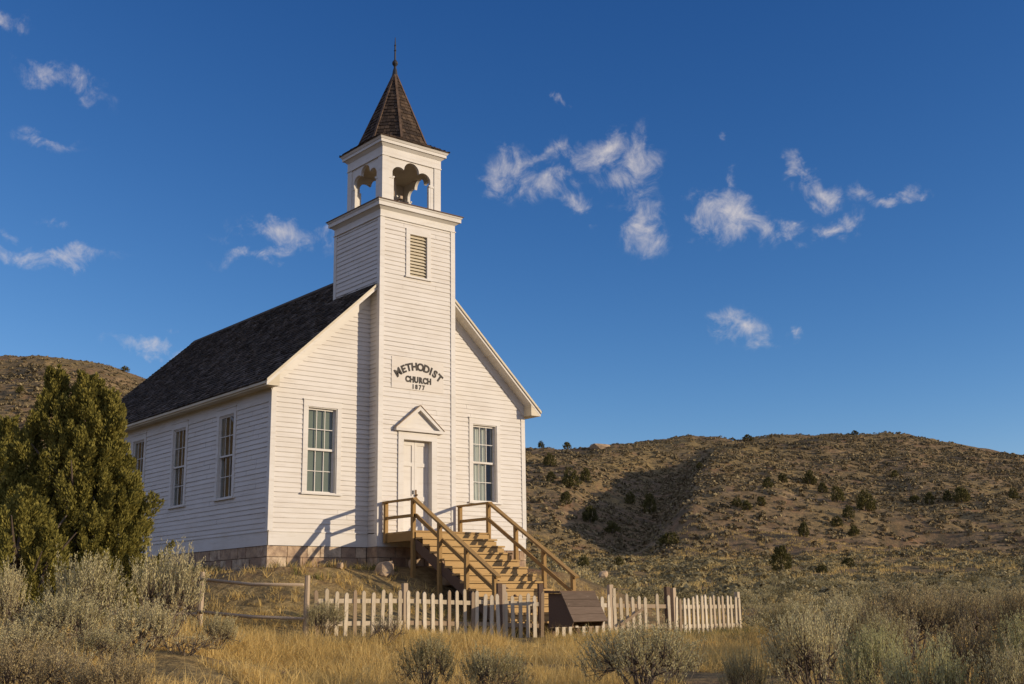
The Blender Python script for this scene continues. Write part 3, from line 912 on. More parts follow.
mb.tube([(4, BY, z) for z in (13.5, 13.72, 13.76, 13.80, 13.85, 13.89, 13.93)], [.04, .035, .06, .085, .085, .06, .03], 10)
mb.tube([(4, BY, z) for z in (13.9, 14.2, 14.22, 14.25, 14.36, 14.38, 14.41, 14.64)], [.026, .024, .038, .024, .022, .034, .02, .008], 8)
mb.build('finial', M['iron'], church, CO)

# ------------------------------------------------------------------ stairs
XL, XR = 3.0, 5.235
YF, ZL = -1.83, .28
RISE, RUN = .18, .297
stairs = empty('entrance_stairs', (4.1, -3.2, -1.7)); SO = (4.1, -3.2, -1.7)
tag(stairs, 'golden timber steps with two plank railings climbing to the chapel door', 'stairs')
mb = MB()
nb = 10
mb.box(XL, XR, YF + .04, TY - .06, ZL - .06, ZL - .0405)
for k in range(nb):
    y1 = TY - .045 - (abs(YF - TY) - .045) * k / nb; y0 = TY - .045 - (abs(YF - TY) - .045) * (k + 1) / nb + .008
    mb.box(XL - .03, XR + .03, y0, y1, ZL - .04, ZL)
mb.build('landing', M['deck'], stairs, SO)
for xj in (XL - .04, XR + .002):
    mb = MB(); mb.box(xj, xj + .038, YF, TY - .05, ZL - .24, ZL - .041); mb.build('rim_joist', M['rail'], stairs, SO)
NST = 12
for k in range(NST):
    mb = MB(); z = ZL - RISE * (k + 1); y = YF - RUN * k
    mb.box(XL - .03 + rnd.uniform(-.01, .01), XR + .03 + rnd.uniform(-.01, .01), y - RUN - .03, y - RUN / 2 - .004, z - .042, z)
    mb.box(XL - .03, XR + .03, y - RUN / 2 + .004, y - .022, z - .042, z)
    mb.build('tread', M['deck'], stairs, SO)
    mb = MB(); mb.box(XL - .01, XR + .01, y - .02, y - .001, z + .012, z + RISE - .060); mb.box(XL + .02, XR - .02, y + .03, y + .05, z - .02, z + RISE - .043); mb.build('riser', M['deck'], stairs, SO)  # second board is added behind the riser to block light through the gap
yb = YF - RUN * NST; zb = ZL - RISE * NST
for X in (XL - .005, 4.1, XR + .005):
    mb = MB(); w = .02
    mb.prism([(X - w, YF - .02, ZL - .20), (X - w, YF - .02, ZL - .48), (X - w, yb + .04, zb - .34), (X - w, yb + .02, zb - .06)], (2 * w, 0, 0))
    mb.build('stringer', M['darkwood'], stairs, SO)
for X, s in ((XL, -1), (XR, 1)):
    py = [TY - .13, YF + .045, YF - 1.04, YF - 2.08, YF - 3.10]
    ztop = lambda y: ZL + .755 if y > YF else ZL + .755 + (y - YF) * RISE / RUN
    for k, y in enumerate(py):
        mb = MB(); zt = ztop(y) - .02
        g = Hs(X, y) - .1
        lo_ = ZL - .24 if k == 0 else min(g, zt - .9)
        mb.box(X + s * .045 - .045, X + s * .045 + .045, y - .045, y + .045, lo_, zt); mb.build('post', M['rail'], stairs, SO)
    xo = X + s * .045
    mb = MB(); mb.bar((xo, TY - .05, ZL + .76), (xo, YF - .04, ZL + .76), .13, .045); mb.build('landing_rail', M['rail'], stairs, SO)
    mb = MB(); mb.bar((xo, TY - .07, ZL + .36), (xo, YF + .0, ZL + .36), .04, .075); mb.build('landing_rail', M['rail'], stairs, SO)
    ye = YF - 3.24; m_ = RISE / RUN
    mb = MB(); mb.bar((xo, YF + .02, ZL + .765), (xo, ye, ZL + .765 + (ye - YF) * m_), .135, .05); mb.build('handrail', M['rail'], stairs, SO)
    mb = MB(); mb.bar((xo - s * .06, YF + .02, ZL + .365), (xo - s * .06, ye + .1, ZL + .365 + (ye + .1 - YF) * m_), .04, .09); mb.build('lower_rail', M['rail'], stairs, SO)

# ------------------------------------------------------------------ fences
pk = {}


def picket_mesh(h, w):
    mb = MB(); t = .012
    pr = [(-w / 2, -.12), (w / 2, -.12), (w / 2, h - .05), (w / 2 * .55, h - .015), (0, h), (-w / 2 * .55, h - .015), (-w / 2, h - .05)]
    mb.prism([(x, -t, z) for x, z in pr], (0, 2 * t, 0))
    me = bpy.data.meshes.new('picket'); me.from_pydata(mb.v, [], mb.f); me.materials.append(M['picket']); return me


pms = [picket_mesh(.93, .078), picket_mesh(.96, .074), picket_mesh(.90, .080)]


def picket_run(name, label, pts, spacing, posts, hs=1.0, skip=()):
    """pts: [(u,d)...] path on the ground"""
    P2 = [Vector(gxy(u, d)) for u, d in pts]
    root = empty(name, (*P2[0], Hs(*P2[0]))); O = root.location.copy()
    tag(root, label, 'fence', 'picket fence sections below the chapel')
    segs = list(zip(P2[:-1], P2[1:])); tot = sum((b - a).length for a, b in segs)

    def at(s):
        for a, b in segs:
            l = (b - a).length
            if s <= l + 1e-6: return a + (b - a) * (s / l), (b - a).normalized()
            s -= l
        return segs[-1][1], (segs[-1][1] - segs[-1][0]).normalized()
    zg = lambda p: Hs(p.x, p.y)
    n_ = max(2, int(round(tot / spacing)))
    for k in range(n_ + 1):
        if k in skip: continue
        p, d = at(tot * k / n_)
        ob = bpy.data.objects.new('picket', pms[rnd.randrange(3)]); col.objects.link(ob); ob.parent = root
        nv = Vector((d.y, -d.x)) * .03
        ob.location = (p.x + nv.x - O.x, p.y + nv.y - O.y, zg(p) - O.z + rnd.uniform(-.025, .015))
        ob.rotation_euler = (rnd.uniform(-.02, .02), rnd.gauss(0, .022), math.atan2(d.y, d.x)); ob.scale = (1, 1, hs)
    for hz in (.24, .70):
        for a, b in segs:
            d = (b - a).normalized(); nv = Vector((-d.y, d.x)) * .005
            mb = MB(); mb.bar((a.x + nv.x, a.y + nv.y, zg(a) + hz * hs), (b.x + nv.x, b.y + nv.y, zg(b) + hz * hs), .045, .085); mb.build('rail', M['picket'], root, O)
    for (s, h, mt) in posts:
        p, d = at(s * tot); nv = Vector((-d.y, d.x)) * .02
        mb = MB(); mb.bar((p.x + nv.x, p.y + nv.y, zg(p) - .3), (p.x + nv.x, p.y + nv.y, zg(p) + h), .10, .10, (d.x, d.y, 0)); mb.build('post', M[mt], root, O)
    return root


picket_run('picket_fence', 'white weathered picket fence section between the rail fence and the stair gate', [(317, 23.0), (405, 24.1), (472, 25.1)], .195, [(.54, 1.0, 'picket')], .93)
picket_run('picket_gate', 'shaded picket gate section at the foot of the golden steps', [(476, 25.15), (541, 25.75)], .165, [(.36, 1.12, 'darkwood'), (.42, 1.1, 'oldwood'), (1.0, 1.12, 'darkwood')], .98)
picket_run('picket_fence', 'broken picket fence section with grey planks right of the notice box', [(549, 25.8), (606, 26.5), (668, 27.4)], .172, [(.5, 1.13, 'oldwood'), (.52, 1.05, 'picket'), (1.0, 1.12, 'darkwood')], .97, (0, 16, 18))
picket_run('picket_fence', 'farthest white picket fence section ending beside the open sagebrush', [(674, 27.5), (738, 29.3)], .168, [(.0, 1.10, 'oldwood'), (1.0, 1.02, 'picket')], .96)
lb_ = [o_ for o_ in col.objects if o_.get('label', '').startswith('broken picket')][0]
Ol = lb_.location.copy(); pa_ = Vector(gxy(618, 26.6)); pb_ = Vector(gxy(641, 26.95)); n2_ = Vector((pb_.y - pa_.y, -(pb_.x - pa_.x))).normalized() * .07
mb = MB(); mb.bar((pa_.x + n2_.x, pa_.y + n2_.y, Hs(*pa_) + .26), (pb_.x + n2_.x, pb_.y + n2_.y, Hs(*pb_) + .60), .02, .06); mb.build('loose_board', M['picket'], lb_, Ol)
# split-rail fence to the left
P2 = [Vector(gxy(u, d)) for u, d in ((60, 24.6), (200, 23.6), (306, 22.9))]
root = empty('rail_fence', (*P2[2], Hs(*P2[2]))); O = root.location.copy()
tag(root, 'grey pole rail fence running left from the picket fence into the sagebrush', 'fence')
zt = []
for p in P2:
    mb = MB(); g = Hs(*p); mb.tube([(p.x, p.y, g - .3), (p.x + .01, p.y, g + .6), (p.x + .02, p.y, g + 1.17)], [.06, .055, .05], 8); mb.build('post', M['oldwood'], root, O); zt.append(g)
for hz, ex in ((.99, .05), (.36, .0)):
    for k in range(2):
        a, b = P2[k], P2[k + 1]; nv = (b - a).normalized(); nn = Vector((nv.y, -nv.x)) * .08
        m_ = (a + b) / 2
        mb = MB(); mb.tube([(a.x + nn.x, a.y + nn.y, zt[k] + hz + .04), (m_.x + nn.x, m_.y + nn.y, (zt[k] + zt[k + 1]) / 2 + hz + rnd.uniform(-.06, .02)), (b.x + nn.x - nv.x * ex, b.y + nn.y, zt[k + 1] + hz)], [.036, .034, .030], 8)
        mb.build('rail', M['oldwood'], root, O, True)

# notice box
bx_, by_ = gxy(548.5, 24.8)
nb_ = empty('notice_box', (bx_, by_, Hs(bx_, by_))); O = nb_.location.copy()
tag(nb_, 'dark brown wooden notice box with a slanted lid standing before the pickets', 'notice box')
zt_ = CAM[2] + .25 - O.z
W_ = .85
prof = [(0, zt_ - .72), (0, zt_ - .03), (-.42, zt_ - .05), (-.76, zt_ - .58), (-.70, zt_ - .70)]
mb = MB()
for x in (0, W_ - .03):
    mb = MB(); mb.prism([(x, y, z) for y, z in prof], (.03, 0, 0)); mb.build('side_panel', M['darkwood'], nb_)
mb = MB()
for k in range(4):
    t0, t1 = k / 4, (k + 1) / 4 - .012
    a = Vector((0, -.43, zt_ - .03)); b = Vector((0, -.80, zt_ - .62)); n_ = Vector((0, -.59, .37)).normalized() * .025
    p, q_ = a.lerp(b, t0), a.lerp(b, t1)
    mb.add([(-.05, *p[1:]), (W_ + .05, *p[1:]), (W_ + .05, *q_[1:]), (-.05, *q_[1:]), (-.05, *(p + n_)[1:]), (W_ + .05, *(p + n_)[1:]), (W_ + .05, *(q_ + n_)[1:]), (-.05, *(q_ + n_)[1:])],
           [(3, 2, 1, 0), (4, 5, 6, 7), (0, 1, 5, 4), (1, 2, 6, 5), (2, 3, 7, 6), (3, 0, 4, 7)])
mb.build('slanted_lid', M['lid'], nb_)
mb = MB(); mb.box(-.07, W_ + .07, -.44, .05, zt_ - .028, zt_ + .012); mb.build('top_board', M['darkwood'], nb_)
mb = MB(); mb.box(.03, W_ - .03, -.02, .0, zt_ - .7, zt_ - .04); mb.build('back_panel', M['darkwood'], nb_)
for x, y in ((.04, -.06), (W_ - .13, -.06)):
    mb = MB(); mb.box(x, x + .09, y, y + .05, -.3, zt_ - .74); mb.build('leg', M['darkwood'], nb_)


# ------------------------------------------------------------------ vegetation meshes
def unit(v): return v / np.maximum(np.linalg.norm(v, axis=-1, keepdims=True), 1e-9)


def leaf_quads(P0, D, L, W, r):
    """diamond leaves: base P0, direction D, length L, width W"""
    k = len(P0)
    S = unit(np.cross(D, r.normal(size=(k, 3))))
    L = np.asarray(L).reshape(-1, 1); W = np.asarray(W).reshape(-1, 1)
    m = P0 + D * L * .55
    V = np.stack([P0, m + S * W / 2, P0 + D * L, m - S * W / 2], 1).reshape(-1, 3)
    F = np.arange(4 * k).reshape(k, 4)
    return V, F


def tri_tube(A, B, ra, rb):
    """thin three-sided twigs"""
    D = unit(B - A); S = unit(np.cross(D, np.array([.31, .2, .93]))); T = np.cross(D, S)
    vs = []
    for Pp, rr_ in ((A, ra), (B, rb)):
        for t in (0, 2.094, 4.189):
            vs.append(Pp + (S * math.cos(t) + T * math.sin(t)) * np.asarray(rr_).reshape(-1, 1))
    V = np.stack(vs, 1).reshape(-1, 3); k = len(A); b = (np.arange(k) * 6)[:, None]
    F = np.concatenate([b + np.array([[0, 1, 4, 3]]), b + np.array([[1, 2, 5, 4]]), b + np.array([[2, 0, 3, 5]])])
    return V, F


def cat(parts):
    Vs = []; Fs = []; o = 0
    for V, F in parts: Vs.append(V); Fs.append(F + o); o += len(V)
    return np.concatenate(Vs), np.concatenate(Fs)


def sage_mesh(seed, nsprig, nleaf, leafL, leafW, spread=.5, hgt=1.0, spike=.26, dead=0.0):
    """unit sagebrush about 1 m tall: foliage arrays and twig arrays"""
    r = np.random.default_rng(seed)
    # main limbs
    nm = 17
    az = r.random(nm) * 2 * PI; ti = r.random(nm) ** .7 * 1.0
    tips = np.stack([np.cos(az) * np.sin(ti) * spread * 1.15, np.sin(az) * np.sin(ti) * spread * 1.15, hgt * (.34 + .36 * np.cos(ti)) * r.uniform(.8, 1.1, nm)], -1)
    mid = tips * np.array([.45, .45, .5]) + r.normal(size=(nm, 3)) * .05
    tw = [tri_tube(np.zeros((nm, 3)) + r.normal(size=(nm, 3)) * .02 * np.array([1, 1, 0]), mid, .017, .012), tri_tube(mid, tips, .012, .006)]
    # sprigs
    az = r.random(nsprig) * 2 * PI; rad = np.sqrt(r.random(nsprig)); ti = rad * 1.25
    lump = 1 + .22 * np.sin(az * 3 + seed) + .15 * np.sin(az * 5 + 2 * seed)
    base = np.stack([np.cos(az) * np.sin(ti) * spread * lump, np.sin(az) * np.sin(ti) * spread * lump, hgt * (.06 + .66 * np.cos(ti)) * (.9 + .25 * r.random(nsprig))], -1)
    base[:, :2] += r.normal(size=(nsprig, 2)) * .03
    cl = r.random(nsprig) < .55; ix = r.integers(0, nm, nsprig)
    base = np.where(cl[:, None], tips[ix] + r.normal(size=(nsprig, 3)) * np.array([.075, .075, .07]), base)
    near = tips[np.argmin(((base[:, None] - tips[None]) ** 2).sum(-1), 1)]
    tw.append(tri_tube(near * .85, base, .007, .004))
    d = unit(np.stack([base[:, 0] * .55, base[:, 1] * .55, .5 + .4 * r.random(nsprig)], -1) + r.normal(size=(nsprig, 3)) * .13)
    Ls = spike * r.uniform(.55, 1.25, nsprig)
    tw.append(tri_tube(base, base + d * Ls[:, None] * .9, .004, .0015))
    keep = r.random(nsprig) >= dead
    b2, d2, L2 = base[keep], d[keep], Ls[keep]
    k = len(b2)
    t = r.random((k, nleaf)) ** .7
    Pp = b2[:, None] + d2[:, None] * (L2[:, None] * t)[..., None] + r.normal(size=(k, nleaf, 3)) * .012
    out = unit(r.normal(size=(k, nleaf, 3)))
    Dd = unit(d2[:, None] * 1.0 + out * .52)
    sz = (1.05 - .5 * t) * r.uniform(.7, 1.3, (k, nleaf))
    lv = leaf_quads(Pp.reshape(-1, 3), Dd.reshape(-1, 3), (leafL * sz).ravel(), (leafW * sz).ravel(), r)
    return lv, cat(tw)


near_sage = []
for s in range(5):
    lv, tw = sage_mesh(20 + s, 235, 40, .042, .0145, .50, 1.0, .36, .06 + .04 * (s % 3))
    near_sage.append((npmesh('sagebrush', *lv), npmesh('twigs', *tw)))
lv, tw = sage_mesh(40, 130, 12, .045, .015, .55, .9, .24, .45); dead_sage = (npmesh('dead_shrub', *lv), npmesh('twigs', *tw))
mid_sage = []
for s in range(5):
    lv, tw = sage_mesh(60 + s, 95, 15, .085, .034, .55, .95, .26, .05)
    mid_sage.append(npmesh('sagebrush', *lv))
for a, b in near_sage + [dead_sage]: a.materials.append(M['sage']); b.materials.append(M['twig'])
for a in mid_sage: a.materials.append(M['midsage'])
gold_sage = []; brown_sage = []
for a, b in near_sage:
    a2 = a.copy(); a2.materials.clear(); a2.materials.append(M['goldsage']); gold_sage.append((a2, b))
    a3 = a.copy(); a3.materials.clear(); a3.materials.append(M['brownsage']); brown_sage.append((a3, b))


def near_bush(u, vtop, d, wpx, label, k=None, name='sagebrush', ms=None, sink=.05, hmin=.3):
    x, y = gxy(u, d); g = Hs(x, y)
    h = max(hmin, CAM[2] + (hor(u) - vtop) / FPX * d - g)
    w = wpx / FPX * d / 1.3
    a, b = ms or (brown_sage if 'brown' in label or 'dark bare' in label else gold_sage if 'ellowish' in label or 'bottom, right' in label or 'corner bush' in label else near_sage)[rnd.randrange(5) if k is None else k]
    ob = bpy.data.objects.new(name, a); col.objects.link(ob)
    ob.location = (x, y, g - sink); ob.rotation_euler = (0, 0, rnd.random() * 6.28); ob.scale = (w, w, (h + sink) / .98)
    tag(ob, label, 'shrub', 'sagebrush growing in front of the chapel')
    t = bpy.data.objects.new('twigs', b); col.objects.link(t); t.parent = ob
    return ob


NB = [
    (86, 566, 15.6, 92, 'tall silvery sagebrush in front of the big juniper, broad rounded top'),
    (166, 557, 16.4, 74, 'tall spiky sagebrush just right of the big juniper, highest of the foreground brush'),
    (4, 574, 18.5, 46, 'pale sagebrush at the left picture edge under the juniper'),
    (22, 622, 13.2, 95, 'low sprawling sagebrush in the bottom left corner'),
    (112, 628, 12.8, 80, 'short twiggy sagebrush at the bottom, below the tall silvery one'),
    (62, 600, 13.6, 95, 'broad tangled sagebrush under the broad silvery one, lower left'),
    (142, 606, 14.2, 74, 'twiggy sagebrush below the tall spiky one, lower left'),
    (26, 645, 9.8, 120, 'brown sagebrush cut by the bottom picture edge at far left'),
    (120, 655, 9.6, 90, 'brown low sagebrush at the bottom edge below the short twiggy one'),
    (216, 616, 17.0, 50, 'thin half-bare sagebrush under the lower pole of the rail fence'),
    (428, 640, 14.2, 62, 'round green-grey sagebrush in the dry grass below the picket fence post'),
    (492, 649, 13.4, 66, 'low pale sagebrush in the grass below the stair gate'),
    (640, 628, 13.6, 118, 'wide sagebrush in the grass below the notice box'),
    (742, 652, 12.5, 46, 'small sagebrush in dry grass below the end of the picket fence'),
    (812, 613, 12.0, 100, 'bushy sagebrush nearest the right end of the picket fence'),
    (868, 636, 10.0, 80, 'pale sagebrush at the bottom, right of the bushy one'),
    (920, 646, 9.2, 90, 'yellowish sagebrush at the bottom edge below the large dark-stemmed brush'),
    (1004, 652, 9.0, 90, 'pale sagebrush in the bottom right corner'),
    (905, 590, 17.0, 105, 'large sagebrush with dark bare stems in the right foreground'),
    (962, 592, 18.0, 100, 'large brownish sagebrush right of the dark-stemmed brush'),
    (1022, 597, 16.5, 80, 'brown sagebrush at the right picture edge'),
    (846, 600, 19.5, 70, 'middle-sized sagebrush left of the dark-stemmed brush'),
    (792, 606, 21.5, 55, 'low sagebrush behind the bushy one near the fence end'),
    (872, 616, 14.5, 70, 'grey sagebrush in front of the dark-stemmed brush'),
    (960, 626, 12.8, 85, 'grey-green sagebrush in front of the large brownish one'),
    (1020, 622, 12.4, 60, 'grey sagebrush just above the bottom right corner bush'),
    (325, 604, 22.8, 40, 'green leafy shrub against the left end of the picket fence'),
]
for k, (u, vt, d, w, lb) in enumerate(NB): near_bush(u, vt, d, w, lb, k % 5)
near_bush(70, 640, 11.0, 80, 'bare tangled dead shrub in the lower left brush', name='dead_shrub', ms=dead_sage)
near_bush(386, 606, 20.5, 46, 'bare dark twiggy shrub in front of the left picket fence', name='dead_shrub', ms=dead_sage)
near_bush(188, 632, 15.2, 74, 'bare fallen shrub with dark stems right of the tall spiky sagebrush', name='dead_shrub', ms=dead_sage)
near_bush(893, 604, 15.6, 70, 'bare dark stemmed dead shrub amid the right foreground sagebrush', name='dead_shrub', ms=dead_sage)

# mid-distance sagebrush individuals
cnt = 0; placed = [(gxy(u, d), .4) for u, vt, d, w, lb in NB]
cands = []
while cnt < 215:
    d = 21 + 45 * rnd.random() ** .8; u = rnd.uniform(-40, 1090)
    if u < 735 and d < 30: continue
    if u < 560: continue
    x, y = gxy(u, d)
    if -1.5 < x < 10 and -5.5 < y < 15: continue
    dens = fbm(np.array([x / 7.]), np.array([y / 7.]), 2)[0]
    if dens < -.22: continue
    if 52 < d < 64 and u < 760: continue
    s = rnd.uniform(.5, 1.0) * (.85 if d < 32 else .95)
    if any((x - p[0][0]) ** 2 + (y - p[0][1]) ** 2 < (.55 * (s + p[1])) ** 2 for p in placed): continue
    placed.append(((x, y), s)); cnt += 1
    ob = bpy.data.objects.new('sagebrush', mid_sage[rnd.randrange(5)]); col.objects.link(ob)
    ob.location = (x, y, Hs(x, y) - .06); ob.rotation_euler = (0, 0, rnd.random() * 6.28); ob.scale = (s * 1.1, s * 1.1, s * rnd.uniform(.62, .9))
    tag(ob, 'rounded grey sagebrush on the flat between picket fence and hill foot', 'shrub', 'sagebrush on the flat beyond the fence')

# hillside brush (uncountable)


def brush_cloud(n_, d0, d1, nq, seed, lq, smin, smax, pw):
    r = np.random.default_rng(seed)
    u = r.uniform(-260, 1300, n_ * 3); d = d0 + (d1 - d0) * r.random(n_ * 3) ** pw
    th = np.arctan((u - 515.8) / (FPX * .975))
    x = CAM[0] + d * (FH[0] + np.tan(th) * RH[0]); y = CAM[1] + d * (FH[1] + np.tan(th) * RH[1])
    ok = (u < 185) | (u > 490)
    ok &= ~((x > -2) & (x < 10) & (y > -6) & (y < 15))
    mask = fbm(x / 22, y / 22, 3) + .5 * fbm(x / 6 + 5, y / 6, 2)
    ok &= mask > r.uniform(-1.1, -.05, len(x))
    ok &= ~((d > 58) & (d < 66) & (u < 760) & (u > 560) & (r.random(len(x)) < .9))
    band = (d > 118 + 6 * np.sin(u / 60)) & (d < 128 + 6 * np.sin(u / 60)) & (u > 760)
    ok &= ~(band & (r.random(len(x)) < .75))
    x, y, d, u_ = x[ok][:n_], y[ok][:n_], d[ok][:n_], u[ok][:n_]
    z = H(x, y); n2 = len(x)
    s = (smin + (smax - smin) * r.random(n2) ** 2.2) * (1 + .0012 * d)
    t_ = np.clip((d - 85) / (np.interp(u_, SK_U, SK_D) - 85), 0, 1)
    s = s * (1 - .5 * sst(.7, 1, t_))
    ti = np.arccos(1 - r.random((n2, nq)) * .97); az = r.random((n2, nq)) * 2 * PI
    N_ = np.stack([np.sin(ti) * np.cos(az), np.sin(ti) * np.sin(az), np.cos(ti)], -1)
    lump = r.uniform(.72, 1.08, (n2, nq))
    asp = r.uniform(.55, .9, (n2, 1, 1))
    C = np.stack([x, y, z - .04], -1)[:, None] + N_ * np.array([1, 1, 1.0]) * np.concatenate([np.ones((n2, 1, 2)), asp], -1) * (s[:, None] * lump)[..., None] * .62
    N_ = unit(N_ + r.normal(size=N_.shape) * .42)
    A_ = unit(np.cross(N_, r.normal(size=N_.shape))); B_ = np.cross(N_, A_)
    L = (s[:, None] * lq * r.uniform(.6, 1.25, (n2, nq)))[..., None]
    V = np.stack([C + A_ * L * .62, C + B_ * L * .45 + A_ * L * .1, C - A_ * L * .5, C - B_ * L * .5], 2).reshape(-1, 3)
    return V, np.arange(4 * n2 * nq).reshape(-1, 4)


fb_ = brush_cloud(60000, 104, 335, 20, 6, .46, .26, .82, .72)
tag(link('hillside_brush', npmesh('hillside_brush', *fb_), M['sagefar']), 'grey and brown brush covering the hillsides', 'brush', kind='stuff')
vb_ = brush_cloud(7800, 44, 112, 76, 5, .25, .30, .92, 1.0)
tag(link('valley_brush', npmesh('valley_brush', *vb_), M['valley']), 'pale grey green brush spread over the flat at the hill foot', 'brush', kind='stuff')

# ------------------------------------------------------------------ junipers


def plume_crown(seed, npl, nlf, H_, Rb, leaders, lsz, plL, ex=.92):
    """crown of upright flame-shaped sprays"""
    r = np.random.default_rng(seed)
    bases = []; dirs = []; Ls = []
    for (lx, ly, lh, lr, wgt) in leaders:
        m = int(npl * wgt)
        t = r.random(m) ** .9
        z = lh * (.03 + .93 * t)
        env = lr * np.where(t < .28, .80 + .2 * (t / .28), np.clip((1 - t) / .72, 0, 1) ** ex) + .05
        az = r.random(m) * 2 * PI
        lump = 1 + .16 * np.sin(az * 4 + z * 2.3 + seed) + .1 * np.sin(az * 7 - z * 3.1)
        rr_ = env * lump * r.uniform(.35, 1.0, m) ** .55
        bases.append(np.stack([lx + rr_ * np.cos(az), ly + rr_ * np.sin(az), z], -1))
        d = np.stack([np.cos(az) * .5 * (1 - t * .6), np.sin(az) * .5 * (1 - t * .6), np.full(m, .95)], -1) + r.normal(size=(m, 3)) * .16
        dirs.append(unit(d)); Ls.append(plL * r.uniform(.6, 1.25, m) * (1 - .25 * t))
    b = np.concatenate(bases); d = np.concatenate(dirs); L = np.concatenate(Ls); k = len(b)
    t = r.random((k, nlf)) ** .8
    wr = .20 * L[:, None] * np.sin(np.clip(.16 + .84 * t, 0, 1) * PI) ** .8 + .01
    o = unit(r.normal(size=(k, nlf, 3)))
    Pp = b[:, None] + d[:, None] * (L[:, None] * (t - .25))[..., None] + o * (wr * r.random((k, nlf)) ** .5)[..., None]
    Dd = unit(d[:, None] * 1.0 + o * .55)
    sz = lsz * r.uniform(.6, 1.35, (k, nlf))
    return leaf_quads(Pp.reshape(-1, 3), Dd.reshape(-1, 3), sz.ravel(), (sz * .42).ravel(), r)


def trunk_mb(h, r0, leaders):
    mb = MB()
    mb.tube([(0, 0, -.3), (.03, .02, h * .2), (0, .04, h * .5), (.02, 0, h * .85)], [r0, r0 * .8, r0 * .5, r0 * .12], 8)
    for (lx, ly, lh, lr, w) in leaders[1:]:
        mb.tube([(0, 0, .15), (lx * .6, ly * .6, lh * .25), (lx, ly, lh * .8)], [r0 * .6, r0 * .4, r0 * .1], 6)
    for k in range(10):
        a = k * 2.4; z = h * (.12 + .05 * k)
        mb.tube([(0, 0, z), (math.cos(a) * .5, math.sin(a) * .5, z + .3), (math.cos(a) * .9, math.sin(a) * .9, z + .8)], [r0 * .3, r0 * .2, r0 * .06], 5)
    return mb


def big_juniper(u, d, leaders, seed, npl, label):
    x, y = gxy(u, d); g = Hs(x, y)
    root = empty('juniper_tree', (x, y, g)); tag(root, label, 'tree', 'junipers beside the chapel')
    lv = plume_crown(seed, npl, 185, 0, 0, leaders, .066, .52)
    link('crown', npmesh('crown', *lv), M['juniper'], root)
    trunk_mb(leaders[0][2], .17, leaders).build('trunk', M['bark'], root)
    return root


def rl_(dx_px, d): s = dx_px / FPX * d; return s * RH[0], s * RH[1]


dj = 21.5
big_juniper(69, dj, [(*rl_(4, dj), 4.75, 1.08, .27), (*rl_(-29, dj), 4.8, .98, .21), (*rl_(28, dj), 4.35, .86, .17), (*rl_(37, dj), 3.3, .50, .11), (*rl_(-54, dj), 3.7, .75, .12), (*rl_(16, dj), 3.3, .8, .12)], 31, 1150,
            'big bushy olive green juniper tree beside the left wall of the chapel')
big_juniper(-8, dj + 2, [(0, 0, 4.3, 1.15, .5), (.6, -.3, 3.1, .9, .25), (-.7, .2, 3.2, .9, .25)], 32, 430,
            'darker juniper tree cut off by the left picture edge')
big_juniper(15, dj - 1.5, [(0, 0, 2.3, .75, .6), (.4, -.3, 1.6, .5, .4)], 33, 150,
            'small juniper tree at the foot of the two larger ones on the left')

